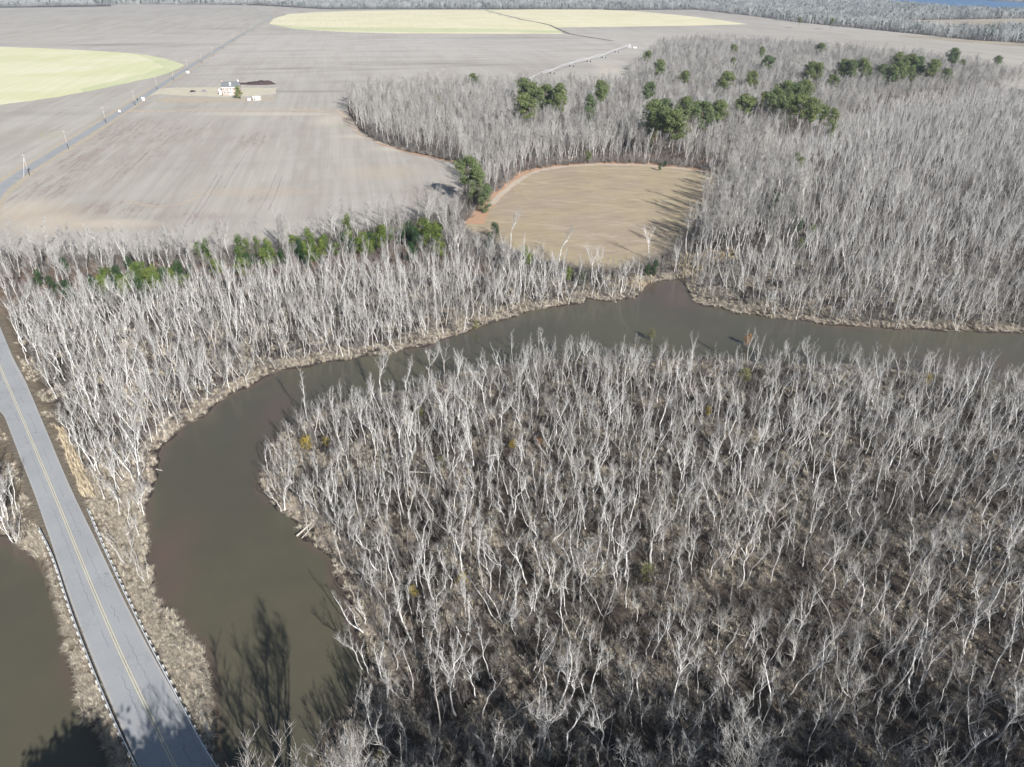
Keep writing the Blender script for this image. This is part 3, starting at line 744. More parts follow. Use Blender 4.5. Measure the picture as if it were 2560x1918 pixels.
def bare_tree(seed, h, r0, fork=0.5, nb=18, sub=4, tw=4, wob=0.13, bl=0.22, start=0.35, spread=0.55, upw=0.5, twl=0.7, rmin=0.0105, lean=0.05, multi=1, limb=.42):
    """returns (trunk MB, crown MB)"""
    rnd = random.Random(seed)
    TR, CR_ = MB(), MB()
    stems = []
    for mth in range(multi):
        a = rnd.uniform(0, 6.28); off = 0.25 * (multi > 1)
        base = (math.cos(a)*off, math.sin(a)*off, -0.3)
        ln = lean if multi == 1 else 0.22
        d = unit((math.cos(a)*ln*2, math.sin(a)*ln*2, 1))
        hh = h * (1 if mth == 0 else rnd.uniform(.6, .95))
        n = max(7, int(hh / 1.1))
        pts, dd = grow(rnd, base, d, hh, n, wob, 0.02, .5)
        rr = r0 * (1 if mth == 0 else .75)
        rads = [rr * (1.35 if i == 0 else 1) * max(0.10, (1 - (i / n) ** 1.15 * 0.92)) for i in range(n+1)]
        TR.tube(pts, rads, 5, True)
        stems.append((pts, rr, hh, 1.0))
        if rnd.random() < fork:
            f = rnd.uniform(.3, .6)
            q, qd = lerp_pt(pts, f)
            L = hh * (1 - f) * rnd.uniform(.7, 1.0)
            d2 = side_dir(rnd, qd, 0.38, 0.5)
            n2 = max(5, int(L / 1.1)); pts2, _ = grow(rnd, q, d2, L, n2, wob, 0.08, .3)
            r2 = rr * (1 - f*.6) * .7
            TR.tube(pts2, [r2 * max(.12, 1 - (i/n2)*.9) for i in range(n2+1)], 4, True)
            stems.append((pts2, r2, L, .45))
    tot = sum(s[2] for s in stems)
    for pts, rr, L, w in stems:
        k = max(3, int(nb * L / tot))
        for b in range(k):
            f0 = start if w == 1.0 else 0.15
            f = f0 + (1 - f0) * ((b + rnd.random()) / k) ** .85
            f = min(f, .99)
            q, qd = lerp_pt(pts, f)
            l1 = h * bl * (1.15 - 0.6 * f) * rnd.uniform(.45, 1.2)
            d1 = side_dir(rnd, qd, spread, upw)
            p1, _ = grow(rnd, q, d1, l1, 4, wob * 1.5, 0.10)
            r1 = max(rmin * 1.8, rr * (1 - f * .75) * limb)
            TR.tube(p1, [r1, r1*.9, r1*.75, r1*.55, rmin*1.2], 3, False)
            for s in range(sub):
                g = rnd.uniform(.25, 1.0); q2, d2 = lerp_pt(p1, min(g, .99))
                l2 = l1 * rnd.uniform(.25, .55)
                p2, _ = grow(rnd, q2, side_dir(rnd, d2, .5, .3), l2, 2, wob * 1.4, .12)
                r2 = max(rmin * 1.1, r1 * .42)
                CR_.tube(p2, [r2, r2*.8, rmin*.7], 3, False)
                for t in range(tw):
                    g = rnd.uniform(.2, 1.0); q3, d3 = lerp_pt(p2, min(g, .99))
                    l3 = twl * rnd.uniform(.4, 1.2)
                    p3, _ = grow(rnd, q3, side_dir(rnd, d3, .5, .35), l3, 1, .1, .1)
                    CR_.tube(p3, [rmin*.8, rmin*.35], 3, False)
    return TR, CR_

def leaf_cloud(mb, rnd, c, rx, rz, n, size, droop=0.0):
    for _ in range(n):
        # points near the shell of a lumpy ellipsoid
        u = rnd.gauss(0, 1), rnd.gauss(0, 1), rnd.gauss(0, 1)
        u = unit(u); k = rnd.uniform(.55, 1.05)
        p = (c[0] + u[0]*rx*k, c[1] + u[1]*rx*k, c[2] + u[2]*rz*k)
        a = unit((rnd.gauss(0, 1), rnd.gauss(0, 1), rnd.gauss(0, .7)))
        nrm = unit((u[0]*.8 + rnd.gauss(0, .5), u[1]*.8 + rnd.gauss(0, .5), u[2]*.8 + .35 + rnd.gauss(0, .5)))
        b = Vector(nrm).cross(Vector(a)); 
        if b.length < .05: continue
        b.normalize(); a = b.cross(Vector(nrm))
        s = size * rnd.uniform(.6, 1.3)
        P = Vector(p)
        mb.poly([P - a*s, P + b*s*.55, P + a*s, P - b*s*.55])

def pine_tree(seed, h, crown0=.45, wide=.2, dense=1.0, leaf=.30):
    rnd = random.Random(seed)
    TR, CRN = MB(), MB()
    pts, _ = grow(rnd, (0, 0, -.3), (rnd.uniform(-.04, .04), rnd.uniform(-.04, .04), 1), h * .97, 10, .035, .1)
    TR.tube(pts, [h*.014 * (1 - .85*i/10) for i in range(11)], 6)
    nl = int(26 * dense)
    for i in range(nl):
        f = crown0 + (1 - crown0) * (i + rnd.random()) / nl
        q, _ = lerp_pt(pts, min(f, .995))
        t = rnd.uniform(0, 6.28)
        prof = math.sin(math.pi * min(1, .12 + .86 * (f - crown0) / (1 - crown0))) ** .7
        L = h * wide * prof * rnd.uniform(.55, 1.15)
        d = unit((math.cos(t), math.sin(t), .28))
        lp, _ = grow(rnd, q, d, L, 3, .12, .05)
        TR.tube(lp, [h*.004, h*.003, h*.0022, h*.0015], 3, False)
        for g, rr in ((1.0, 1.0), (.6, .8)):
            e, _ = lerp_pt(lp, min(g, .99))
            cr = h * .074 * rr * rnd.uniform(.8, 1.35)
            leaf_cloud(CRN, rnd, e, cr, cr * .72, int(42 * dense), leaf)
    e = pts[-1]; leaf_cloud(CRN, rnd, e, h*.05, h*.045, 50, leaf)
    return TR, CRN

def bush(seed, h, w, n, leaf, lumps=12):
    rnd = random.Random(seed)
    TR, CRN = MB(), MB()
    TR.tube([(0, 0, -.3), (.05, 0, h*.5), (0, .05, h*.9)], [.12, .08, .02], 5)
    for i in range(lumps):
        z = h * (.18 + .78 * (i + .5) / lumps)
        t = rnd.uniform(0, 6.28)
        k = math.sin(math.pi * (z / h) ** .75) ** .6 if z < h else .2
        r = w * k * rnd.uniform(.15, .65)
        leaf_cloud(CRN, rnd, (math.cos(t)*r, math.sin(t)*r, z), w * rnd.uniform(.32, .55), h * rnd.uniform(.10, .17), n // lumps, leaf)
        TR.tube([(0, 0, z*.6), (math.cos(t)*r, math.sin(t)*r, z)], [.05, .02], 3, False)
    return TR, CRN

def brush_clump(seed, h, stems=13, kids=6):
    rnd = random.Random(seed); mb = MB()
    for i in range(stems):
        t = rnd.uniform(0, 6.28); k = rnd.uniform(.1, .75)
        b = (math.cos(t)*.35*rnd.random(), math.sin(t)*.35*rnd.random(), -.1)
        p, _ = grow(rnd, b, unit((math.cos(t)*k, math.sin(t)*k, 1)), h * rnd.uniform(.55, 1.1), 3, .14, .05)
        mb.tube(p, [.028, .022, .017, .008], 3, False)
        for j in range(kids):
            q, d = lerp_pt(p, rnd.uniform(.3, .98))
            p2, _ = grow(rnd, q, side_dir(rnd, d, .5, .35), h * rnd.uniform(.15, .4), 2, .15, .05)
            mb.tube(p2, [.014, .011, .005], 3, False)
    return mb

def tuft(seed, r, h, n, w=.035):
    rnd = random.Random(seed); mb = MB()
    for i in range(n):
        t = rnd.uniform(0, 6.28); b = rnd.uniform(0, r*.6); k = rnd.uniform(.1, 1.0)
        p0 = Vector((math.cos(t)*b, math.sin(t)*b, -.08))
        out = Vector((math.cos(t), math.sin(t), 0)); hh = h * rnd.uniform(.5, 1.1)
        mid = p0 + out * r * .35 * k + Vector((0, 0, hh * .75)); tip = p0 + out * r * 1.1 * k + Vector((rnd.gauss(0, .05), rnd.gauss(0, .05), hh * rnd.uniform(.55, 1.0)))
        s = Vector((-out.y, out.x, 0)) * w * rnd.uniform(.7, 1.4)
        mb.poly([p0 - s, p0 + s, mid + s*.8]); mb.poly([p0 - s, mid + s*.8, mid - s*.8]); mb.poly([mid - s*.8, mid + s*.8, tip])
    return mb

def joined(name, parts, mats):
    V = []; Fc = []; mi = []
    for k, mb in enumerate(parts):
        b = len(V); V += mb.V; Fc += [tuple(i + b for i in f) for f in mb.F]; mi += [k] * len(mb.F)
    me = bpy.data.meshes.new(name); me.from_pydata(V, [], Fc)
    for m in mats: me.materials.append(m)
    me.polygons.foreach_set('material_index', mi); me.update()
    return bpy.data.objects.new(name, me)

def part_mesh(name, mb, mat):
    me = bpy.data.meshes.new(name); me.from_pydata(mb.V, [], mb.F); me.materials.append(mat); me.update(); return me

class Kind:
    """a set of forms of one plant: separate trunk/crown meshes and joined ones"""
    def __init__(s, name, forms, mats):
        s.name = name; s.forms = []; s.coll = bpy.data.collections.new(name + '_forms')
        for i, (tr, cr) in enumerate(forms):
            s.forms.append((part_mesh('trunk', tr, mats[0]), part_mesh('crown', cr, mats[1])))
            s.coll.objects.link(joined('%s_form_%02d' % (name, i), (tr, cr), mats))
    def place(s, name, i, loc, rz, sc, tilt=(0, 0)):
        root = empty(name, loc, rz)
        root.rotation_euler = (tilt[0], tilt[1], rz); root.scale = (sc, sc, sc)
        for nm, me in zip(('trunk', 'crown'), s.forms[i]):
            c = bpy.data.objects.new(nm, me); COL.objects.link(c); c.parent = root
        return root

SW = []   # forms of the pale swamp tree, with a word for each form
sw_words = ['single-stemmed', 'forked', 'slender', 'crooked', 'twin-stemmed', 'wide-topped', 'bare-poled', 'clustered-stem', 'zigzag', 'bushy-topped']
sw_par = [dict(h=12.5, r0=.17, fork=0, nb=17, bl=.16, wob=.17, sub=4, tw=3, start=.45), dict(h=12, r0=.18, fork=1, nb=20, bl=.17, wob=.17, sub=4, tw=3, start=.4), dict(h=13, r0=.13, fork=0, nb=14, bl=.11, wob=.13, start=.5, tw=3),
          dict(h=11.5, r0=.17, fork=1, nb=14, wob=.30, bl=.14, sub=4, tw=3), dict(h=11.5, r0=.14, fork=0, nb=20, multi=2, bl=.16, wob=.18, tw=3), dict(h=12, r0=.21, fork=1, nb=24, bl=.27, start=.42, sub=5, tw=4, wob=.2, limb=.5),
          dict(h=9.5, r0=.15, fork=0, nb=6, bl=.08, sub=3, tw=2, start=.5, wob=.15), dict(h=10.5, r0=.13, fork=0, nb=20, multi=4, bl=.14, wob=.15, tw=3), dict(h=12, r0=.16, fork=1, nb=14, wob=.32, bl=.16, tw=3),
          dict(h=10.5, r0=.15, fork=1, nb=24, bl=.24, sub=5, tw=4, start=.35, wob=.2, limb=.5)]
for p_ in sw_par: p_['limb'] = max(.48, p_.get('limb', 0)); p_['r0'] *= .78
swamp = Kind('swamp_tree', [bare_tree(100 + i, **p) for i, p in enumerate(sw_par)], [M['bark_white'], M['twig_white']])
hw_words = ['broad-crowned', 'tall narrow', 'fan-topped', 'fine-twigged', 'heavy-limbed', 'slim forked']
hw_par = [dict(h=17, r0=.26, fork=1, nb=24, bl=.27, sub=5, tw=4, start=.38, limb=.5), dict(h=19, r0=.22, fork=0, nb=26, bl=.18, sub=5, tw=4, start=.42), dict(h=16, r0=.24, fork=1, nb=24, bl=.30, sub=5, tw=4, start=.32, upw=.6, limb=.5),
          dict(h=15, r0=.2, fork=1, nb=30, bl=.23, sub=5, tw=5, start=.3), dict(h=18, r0=.3, fork=1, nb=22, bl=.30, sub=5, tw=4, start=.40, wob=.18, limb=.55), dict(h=18, r0=.19, fork=1, nb=24, bl=.20, sub=5, tw=4, start=.48)]
sap = Kind('sapling', [bare_tree(250 + i, h=h_, r0=.045, fork=fk, nb=nb_, bl=.16, wob=.14, sub=3, tw=3, start=.25, rmin=.011, twl=.6, multi=mu) for i, (h_, fk, nb_, mu) in enumerate([(7, 0, 12, 1), (6, .5, 14, 2), (5, 0, 16, 3), (8, 0, 10, 1), (4, 1, 18, 4)])], [M['sapling'], M['sapling']])
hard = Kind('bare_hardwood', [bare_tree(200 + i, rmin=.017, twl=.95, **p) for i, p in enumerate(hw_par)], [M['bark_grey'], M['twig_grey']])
bigp = [dict(h=25, r0=.34, fork=1, nb=60, bl=.27, sub=8, tw=6, start=.3, upw=.6), dict(h=23, r0=.3, fork=1, nb=64, bl=.30, sub=8, tw=6, start=.25, upw=.7, wob=.12)]
bigp.append(dict(h=25, r0=.30, fork=1, nb=90, bl=.26, sub=7, tw=6, start=.22, upw=.6, multi=5, wob=.12))
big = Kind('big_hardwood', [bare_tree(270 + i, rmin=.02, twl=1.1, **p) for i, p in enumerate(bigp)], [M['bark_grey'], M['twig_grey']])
pine = Kind('pine_tree', [pine_tree(300, 24, .50, .23, 1.6, .36), pine_tree(301, 23, .46, .27, 1.8, .36), pine_tree(302, 25, .5, .17, 1.5, .36), pine_tree(303, 19, .42, .24, 1.5, .34), pine_tree(304, 21, .12, .2, 1.6)], [M['pine_bark'], M['pine']])
holly = Kind('evergreen_tree', [bush(400, 7.5, 3.0, 2600, .17, 14), bush(401, 6.5, 3.4, 2600, .17, 12), bush(402, 9, 2.6, 2600, .17, 16)], [M['pine_bark'], M['holly']])
cedar = Kind('dark_evergreen', [bush(410, 6.5, 2.4, 2200, .16, 12), bush(411, 8, 2.6, 2200, .16, 14)], [M['pine_bark'], M['cedar']])

def simple_coll(name, mbs, mat):
    c = bpy.data.collections.new(name)
    for i, mb in enumerate(mbs):
        o = bpy.data.objects.new('%s_%02d' % (name, i), part_mesh('%s_%02d' % (name, i), mb, mat)); c.objects.link(o)
    return c
brushC = simple_coll('brush_forms', [brush_clump(500, 2.6), brush_clump(501, 2.0, 16, 7), brush_clump(502, 3.4, 12, 8), brush_clump(503, 1.6, 18, 5)], M['brush'])
tuftC = simple_coll('tuft_forms', [tuft(510, .75, .6, 70, .017), tuft(511, .6, .85, 60, .016), tuft(512, .95, .42, 80, .017)], M['dead_grass'])
reedC = simple_coll('reed_forms', [tuft(520, .35, 2.0, 46, .02), tuft(521, .4, 1.6, 46, .02)], M['reed'])

# ------------------------------------------------------------------ scatter object (points carrying plants)
def scatter(name, pts, rot, sc, idx, coll, label, cat):
    n = len(pts)
    me = bpy.data.meshes.new(name); me.vertices.add(n); me.vertices.foreach_set('co', np.asarray(pts, np.float32).ravel())
    a = me.attributes.new('rot', 'FLOAT_VECTOR', 'POINT'); a.data.foreach_set('vector', np.asarray(rot, np.float32).ravel())
    a = me.attributes.new('scl', 'FLOAT_VECTOR', 'POINT'); a.data.foreach_set('vector', np.asarray(sc, np.float32).ravel())
    a = me.attributes.new('idx', 'INT', 'POINT'); a.data.foreach_set('value', np.asarray(idx, np.int32))
    me.update()
    o = bpy.data.objects.new(name, me); COL.objects.link(o)
    ng = bpy.data.node_groups.new(name + '_spread', 'GeometryNodeTree')
    ng.interface.new_socket('Geometry', in_out='INPUT', socket_type='NodeSocketGeometry')
    ng.interface.new_socket('Geometry', in_out='OUTPUT', socket_type='NodeSocketGeometry')
    N = ng.nodes.new; Lk = ng.links.new
    gi = N('NodeGroupInput'); go = N('NodeGroupOutput')
    iop = N('GeometryNodeInstanceOnPoints'); ci = N('GeometryNodeCollectionInfo')
    ci.inputs['Collection'].default_value = coll; ci.inputs['Separate Children'].default_value = True; ci.inputs['Reset Children'].default_value = True
    iop.inputs['Pick Instance'].default_value = True
    def na(nm, ty):
        x = N('GeometryNodeInputNamedAttribute'); x.data_type = ty; x.inputs['Name'].default_value = nm
        return next(s for s in x.outputs if s.enabled and s.name == 'Attribute')
    er = N('FunctionNodeEulerToRotation')
    Lk(gi.outputs[0], iop.inputs['Points']); Lk(ci.outputs[0], iop.inputs['Instance'])
    Lk(na('idx', 'INT'), iop.inputs['Instance Index'])
    Lk(na('rot', 'FLOAT_VECTOR'), er.inputs[0]); Lk(er.outputs[0], iop.inputs['Rotation'])
    Lk(na('scl', 'FLOAT_VECTOR'), iop.inputs['Scale'])
    Lk(iop.outputs[0], go.inputs[0])
    md = o.modifiers.new('spread', 'NODES'); md.node_group = ng
    tag(o, label, cat, kind='stuff')
    return o

def rot3(n, r, t=.08): return np.stack([r.normal(0, t, n), r.normal(0, t, n), r.uniform(0, 6.28, n)], -1)
def sc3(n, r, a, b): return np.repeat(r.uniform(a, b, n)[:, None], 3, 1)

def jitter_grid(x0, x1, y0, y1, s, seed, jit=.9):
    r = np.random.default_rng(seed)
    xs = np.arange(x0, x1, s); ys = np.arange(y0, y1, s)
    a, b = np.meshgrid(xs, ys); a = a.ravel(); b = b.ravel()
    return a + (r.random(len(a)) - .5) * s * jit, b + (r.random(len(a)) - .5) * s * jit, r

def visible(x, y, m=12.0, ymin=15):
    """near what the drone sees, with a margin"""
    return (np.abs(x) < y * 0.84 + 22 + m) & (y > ymin)

NOTREE = GL([(560, 1480), (350, 1475), (310, 1430), (272, 1340), (232, 1235), (160, 1040), (90, 890), (0, 730), (-150, 700), (-300, 1100), (-300, 2200), (600, 2200)], 0.6)
LEFTBANK_OK = GL([(-300, 1150), (0, 1000), (30, 1100), (60, 1250), (90, 1330), (60, 1400), (-300, 1380)], 0.5)
SWAMP_L = GL([(0, 570), (2212, 560), (1500, 600), (1200, 665), (600, 800), (330, 1010), (330, 1300), (200, 1240), (0, 700), (-400, 600)], .4, K)

def classify(x, y):
    z, dw, dr, df = land(x, y)
    return z, dw, dr, df, inside(x, y, UPL), inside(x, y, STRIP), inside(x, y, EAST)

pines = [(1185, 199, 1, .45), (1312, 222, 0, .9), (1335, 232, 1, .85), (1364, 240, 1, .95), (1316, 264, 1, .95), (1403, 240, 2, .95), (1396, 258, 0, .7), (1476, 262, 4, .9), (1505, 228, 0, .85), (1647, 169, 1, .8), (1621, 228, 0, .7), (1619, 142, 0, .6), (1712, 195, 0, .6), (1642, 285, 1, 1.05), (1630, 300, 4, .9), (1660, 302, 0, .9), (1694, 309, 1, 1.0), (1713, 268, 0, .75), (1735, 272, 3, .7), (1758, 285, 1, .9), (1794, 279, 1, .8), (1664, 270, 0, .6), (1756, 300, 3, .7),
         (1835, 125, 0, .6), (1904, 131, 2, .6), (1835, 157, 4, .65), (1920, 157, 1, .8), (1815, 201, 1, .85), (1878, 198, 0, .7), (1890, 212, 3, .6), (2050, 122, 1, .7), (2024, 176, 1, .9), (2042, 180, 0, .9), (2106, 170, 1, .95), (2128, 172, 0, .9), (2152, 169, 1, 1.0), (2165, 180, 3, .8), (2083, 203, 3, .8), (2250, 153, 1, 1.0), (2272, 160, 0, 1.05), (2246, 180, 1, 1.0), (2298, 165, 1, 1.0), (2280, 182, 4, .9), (2205, 176, 3, .9), (2330, 171, 1, .95), (2222, 188, 1, .8), (2368, 189, 0, .6), (2384, 140, 0, .9), (2402, 160, 3, .6), (2490, 153, 3, .8), (1863, 262, 1, .8), (1880, 262, 3, .8), (1962, 232, 1, 1.0), (2006, 228, 1, 1.0), (1985, 240, 0, 1.0), (1941, 252, 1, .95), (1972, 260, 4, .9), (2002, 264, 1, .9), (2034, 276, 0, .85), (1945, 277, 3, .6), (2085, 293, 4, .7), (2057, 281, 3, .6), (1915, 250, 3, .8), (1990, 395, 4, .55), (2000, 405, 3, .5), (2042, 447, 3, .35), (1170, 425, 1, .9), (1192, 448, 4, .85), (1213, 480, 4, .65), (1470, 388, 3, .4), (2000, 51, 0, .8), (2079, 53, 2, .8), (1100, 250, 3, .3), (540, 232, 3, .01)]
evs = []
def ev(cx, cy, n_, sx_, sy_, kd, s0):
    for i in range(n_):
        evs.append((cx + random.gauss(0, sx_), cy + random.gauss(0, sy_), kd, s0 * random.uniform(.85, 1.3)))
ev(382, 690, 8, 42, 16, 'h', .8); ev(511, 634, 4, 22, 8, 'h', .8); ev(630, 630, 4, 28, 10, 'h', .8); ev(750, 624, 4, 22, 10, 'h', .85); ev(796, 632, 3, 12, 12, 'h', .85); ev(912, 604, 4, 22, 10, 'h', .9)
ev(950, 588, 3, 18, 12, 'h', .9); ev(1090, 578, 4, 14, 12, 'h', .95); ev(1098, 610, 2, 8, 10, 'h', .9); ev(1045, 618, 3, 20, 16, 'c', .9); ev(1231, 606, 3, 12, 12, 'c', .9); ev(1314, 636, 3, 12, 12, 'h', .75)
ev(130, 690, 4, 30, 30, 'c', .9); ev(1449, 688, 3, 10, 6, 'c', .6); ev(1423, 680, 1, 3, 3, 'h', .6); ev(1622, 668, 2, 8, 4, 'c', .65); ev(1930, 535, 5, 14, 26, 'c', 1.0); ev(1990, 566, 2, 8, 14, 'c', .9); ev(2010, 590, 2, 8, 14, 'h', .6); ev(1650, 410, 2, 8, 5, 'c', .5); ev(1830, 402, 2, 10, 4, 'c', .6)
for t_ in range(74):
    u_ = random.random(); evs.append((210 + u_ * 900 + random.gauss(0, 10), 712 - 135 * u_ + random.gauss(0, 10), random.choice('hhc'), random.uniform(.6, 1.1)))
ev(280, 740, 3, 50, 14, 'c', .8); ev(680, 640, 3, 60, 10, 'c', .7)

pines = [(a, b, f, (.43 + .75 * s_) if (s_ > .1 and b > 60 and not (b > 350)) else s_) for a, b, f, s_ in pines]
PH = [24, 23, 25, 19, 21]
BLK = [(*G(a, b, PH[f] * s_ * .72 + .6), 5.0 * s_ + 1.0) for a, b, f, s_ in pines if s_ > .1] 
BLE = [(*G(a, b, 4.0), 3.4) for a, b, kd, s_ in evs]
BLE += [(*G(a, b, 2.0), 2.6) for a, b in ((767, 1110), (1345, 1108), (1862, 940), (1620, 1430), (1630, 835), (1050, 1035), (1283, 1112))]
def blocked(x, y, lst, front):
    """too close to an evergreen, or standing right between it and the open side"""
    r = np.zeros(len(x), bool)
    for bx, by, rr in lst:
        L = math.hypot(bx, by); ux, uy = -bx / L, -by / L
        a = (x - bx) * ux + (y - by) * uy; b = np.abs((x - bx) * uy - (y - by) * ux)
        r |= (a > -rr * .6) & (a < rr + front) & (b < rr * .85)
    return r
# ---- swamp trees
x, y, r = jitter_grid(-330, 640, 44, 660, 2.22, 21)
k = visible(x, y); x, y = x[k], y[k]
z, dw, dr, df, iu, is_, ie = classify(x, y)
px, py, dep = proj(x, y, z)
dens = 0.50 + 0.5 * (fbm(x, y, 22, 3, 77) - .5) * 2
left = (x < 20) & (y > 120) & (dist_line(x, y, RIVER, True) > 0) & ((y > 165 + 0 * x) | (x < -62))
dens = dens + np.where(left, 0.30, 0.0)
far_e = (y > 230) & (x > 60); dens += np.where(far_e, .04, 0)
dens = np.where(dw < 7, dens + .12, dens)
keep = (dw > 0.5) & (df > 2.0) & (dr > 6.5) & ~iu & ~is_ & ~ie & (RNG.random(len(x)) < dens)
keep &= ~(inside(x, y, NOTREE) & ~inside(x, y, LEFTBANK_OK))
keep &= ~blocked(x, y, BLE, 5) & ~blocked(x, y, BLK, 3)
keep &= (dist_line(x, y, TAN, True) > 13) | (RNG.random(len(x)) < .10)
keep &= (dw > 2.2) | (RNG.random(len(x)) < .35)
x, y, z, dw = x[keep], y[keep], z[keep], dw[keep]
leftk = left[keep]
n = len(x)
form = RNG.choice(len(sw_par), n, p=[.14, .13, .15, .10, .08, .09, .09, .06, .08, .08])
scl = RNG.normal(.73, .19, n).clip(.34, 1.2) * np.where(dw < 5, .86, 1.0) * np.where((dw < 16) & (y > 110) & (y < 215) & ~leftk, .84, 1.0) * (0.86 + .3 * fbm(x, y, 40, 2, 88))
# a few trees read off one by one
special = [(322, 1412, 7, .75), (365, 1458, 4, .55), (372, 1450, 6, .5), (360, 1285, 5, .6), (352, 1282, 9, .5), (35, 1352, 7, .85), (46, 1352, 4, .8), (28, 1345, 5, .7), (66, 880, 0, 1.15), (58, 858, 1, 1.1), (50, 835, 2, 1.15), (76, 915, 3, .9), (701, 1274, 3, .8), (711, 1272, 5, .75), (899, 1298, 2, 1.05), (1482, 717, 5, 1.15), (1436, 722, 0, 1.1), (1413, 712, 1, 1.15), (1396, 664, 5, 1.15), (1625, 654, 5, 1.0), (1740, 634, 8, 1.15), (1277, 628, 5, 1.3), (325, 700, 1, 1.45), (340, 960, 0, 1.2), (300, 1290, 9, .8), (300, 1170, 4, 1.0), (338, 1205, 0, 1.1), (345, 1200, 1, 1.15), (770, 1060, 2, 1.15), (1070, 970, 5, 1.0), (1108, 965, 1, 1.1), (955, 1000, 5, 1.1), (1160, 1150, 0, .7), (1140, 1790, 5, .95), (912, 1580, 4, .8), (925, 1490, 9, .95), (905, 1668, 5, .7), (930, 1690, 3, .7), (1030, 1610, 1, 1.1), (770, 1330, 6, .45), (840, 1290, 0, .9), (1500, 1880, 5, 1.05), (1725, 1340, 1, 1.1), (1440, 1430, 1, 1.0), (1560, 1440, 5, 1.05), (1470, 1460, 9, 1.0)]
sx, sy, sf, ss = [], [], [], []
for a, b, f, s_ in special:
    X, Y = G(a, b, .4); sx.append(X); sy.append(Y); sf.append(f); ss.append(s_)
sz = land(np.array(sx), np.array(sy))[0]
x = np.append(x, sx); y = np.append(y, sy); z = np.append(z, np.maximum(sz, 0)); form = np.append(form, sf); scl = np.append(scl, ss)
n = len(x)
rz = RNG.uniform(0, 6.28, n); tx = RNG.normal(0, .05, n); ty = RNG.normal(0, .05, n)
px, py, dep = proj(x, y, z); tpx, tpy, tdep = proj(x, y, z + 12 * scl)
vis = (px > -20) & (px < 2580) & (tpy < 1925) & (py > 0)
order = np.argsort(np.where(vis, dep / scl, 1e9))
solo = set(order[:300].tolist())
n_special = len(sx)
for i in range(n - n_special, n): solo.add(i)
solo = sorted(solo, key=lambda i: (i < n - n_special, dep[i] / scl[i]))[:300]

def photo_place(u, v):
    cols = ['far-left', 'left', 'mid-left', 'centre-left', 'centre', 'centre-right', 'mid-right', 'right', 'far-right']
    rows_ = ['top', 'upper', 'upper-middle', 'middle', 'lower-middle', 'lower', 'bottom']
    return cols[min(8, max(0, int(u / 2560 * 9)))], rows_[min(6, max(0, int(v / 1918 * 7)))]

def swamp_zone(X, Y, u, v, d):
    nearw = d < 4
    if X < -20 and v > 1150 and u < 200: return 'beside left pond'
    if u < 480 and v > 1150: return 'on road bank'
    if Y > 150 and X < 20 or (X < -55): return 'at north bank' if nearw else 'in northern stand'
    if v < 860 and u > 1500: return 'at eastern shore' if nearw else 'in east swamp'
    if v < 860: return 'below the meadow'
    return 'at peninsula edge' if nearw else 'on the peninsula'

def unique_labels(items):
    """items: (base label, u); ties told apart by their order from the left"""
    from collections import defaultdict
    g = defaultdict(list)
    for i, (b, u) in enumerate(items): g[b].append((u, i))
    out = [None] * len(items)
    for b, l in g.items():
        l.sort()
        if len(l) == 1: out[l[0][1]] = b
        elif len(l) == 2:
            out[l[0][1]] = b + ', the left one'; out[l[1][1]] = b + ', the right one'
        else:
            w = ['first', 'second', 'third', 'fourth', 'fifth', 'sixth', 'seventh', 'eighth', 'ninth', 'tenth', 'eleventh', 'twelfth', 'thirteenth', 'fourteenth', 'fifteenth', 'sixteenth', 'seventeenth', 'eighteenth', 'nineteenth', 'twentieth']
            for k_, (u, i) in enumerate(l): out[i] = b + ', %s from left' % w[min(k_, 19)]
    return out

dws = land(x, y)[1]
items = []
for i in solo:
    size = 'short' if scl[i] * sw_par[form[i]]['h'] < 8 else ('tall' if scl[i] * sw_par[form[i]]['h'] > 11.5 else 'medium')
    c, rw = photo_place(px[i], min(py[i], 1917))
    items.append(('%s %s bare white tree %s, %s %s' % (size, sw_words[form[i]], swamp_zone(x[i], y[i], px[i], py[i], dws[i]), rw, c), px[i]))
labs = unique_labels(items)
for i, lab in zip(solo, labs):
    t = swamp.place('swamp_tree', int(form[i]), (x[i], y[i], z[i]), rz[i], float(scl[i]), (tx[i], ty[i]))
    tag(t, lab, 'tree', 'bare white swamp trees')
ss_ = set(solo); rest = np.array([i for i in range(n) if i not in ss_])
scatter('swamp_woodland', np.stack([x[rest], y[rest], z[rest]], -1), np.stack([tx[rest], ty[rest], rz[rest]], -1), np.repeat(scl[rest][:, None], 3, 1), form[rest], swamp.coll, 'dense mass of bare pale trees filling the swamp behind the nearer ones', 'woodland')
SWX, SWY = x, y

# ---- hardwoods
x, y, r = jitter_grid(-330, 760, 190, 1150, 4.6, 22)
z, dw, dr, df, iu, is_, ie = classify(x, y)
k = visible(x, y) & (iu | is_ | ie) & (dw > 3) & (dr > 7) & (RNG.random(len(x)) < np.where(is_, .80, .9)) & ~blocked(x, y, BLK, 9) & ~blocked(x, y, BLE, 6)
x, y, z = x[k], y[k], z[k]; isk = is_[k]
xs, ys = [], []
for a, b in [(1120, 612), (1145, 619), (1100, 560), (1060, 570),  (1010, 565), (930, 575), (1240, 640), (1205, 405), (1180, 420), (1240, 470), (1260, 440), (1225, 430), (1300, 440), (1265, 475)]:
    X, Y = G(a, b, .8); xs.append(X); ys.append(Y)
x = np.append(x, xs); y = np.append(y, ys); z = np.append(z, np.full(len(xs), .8))
n = len(x); form = RNG.integers(0, 6, n); scl = RNG.normal(.98, .13, n).clip(.6, 1.3)
scl[:len(isk)] *= np.where(isk, .72, 1.0) * np.where(y[:len(isk)] > 330, .86, 1.0)
scl[-len(xs):] = [1.15, 1.1, 1.0, 1.05, .85, .8, .6, .5, .55, .45, .5, .5, .6, .45]
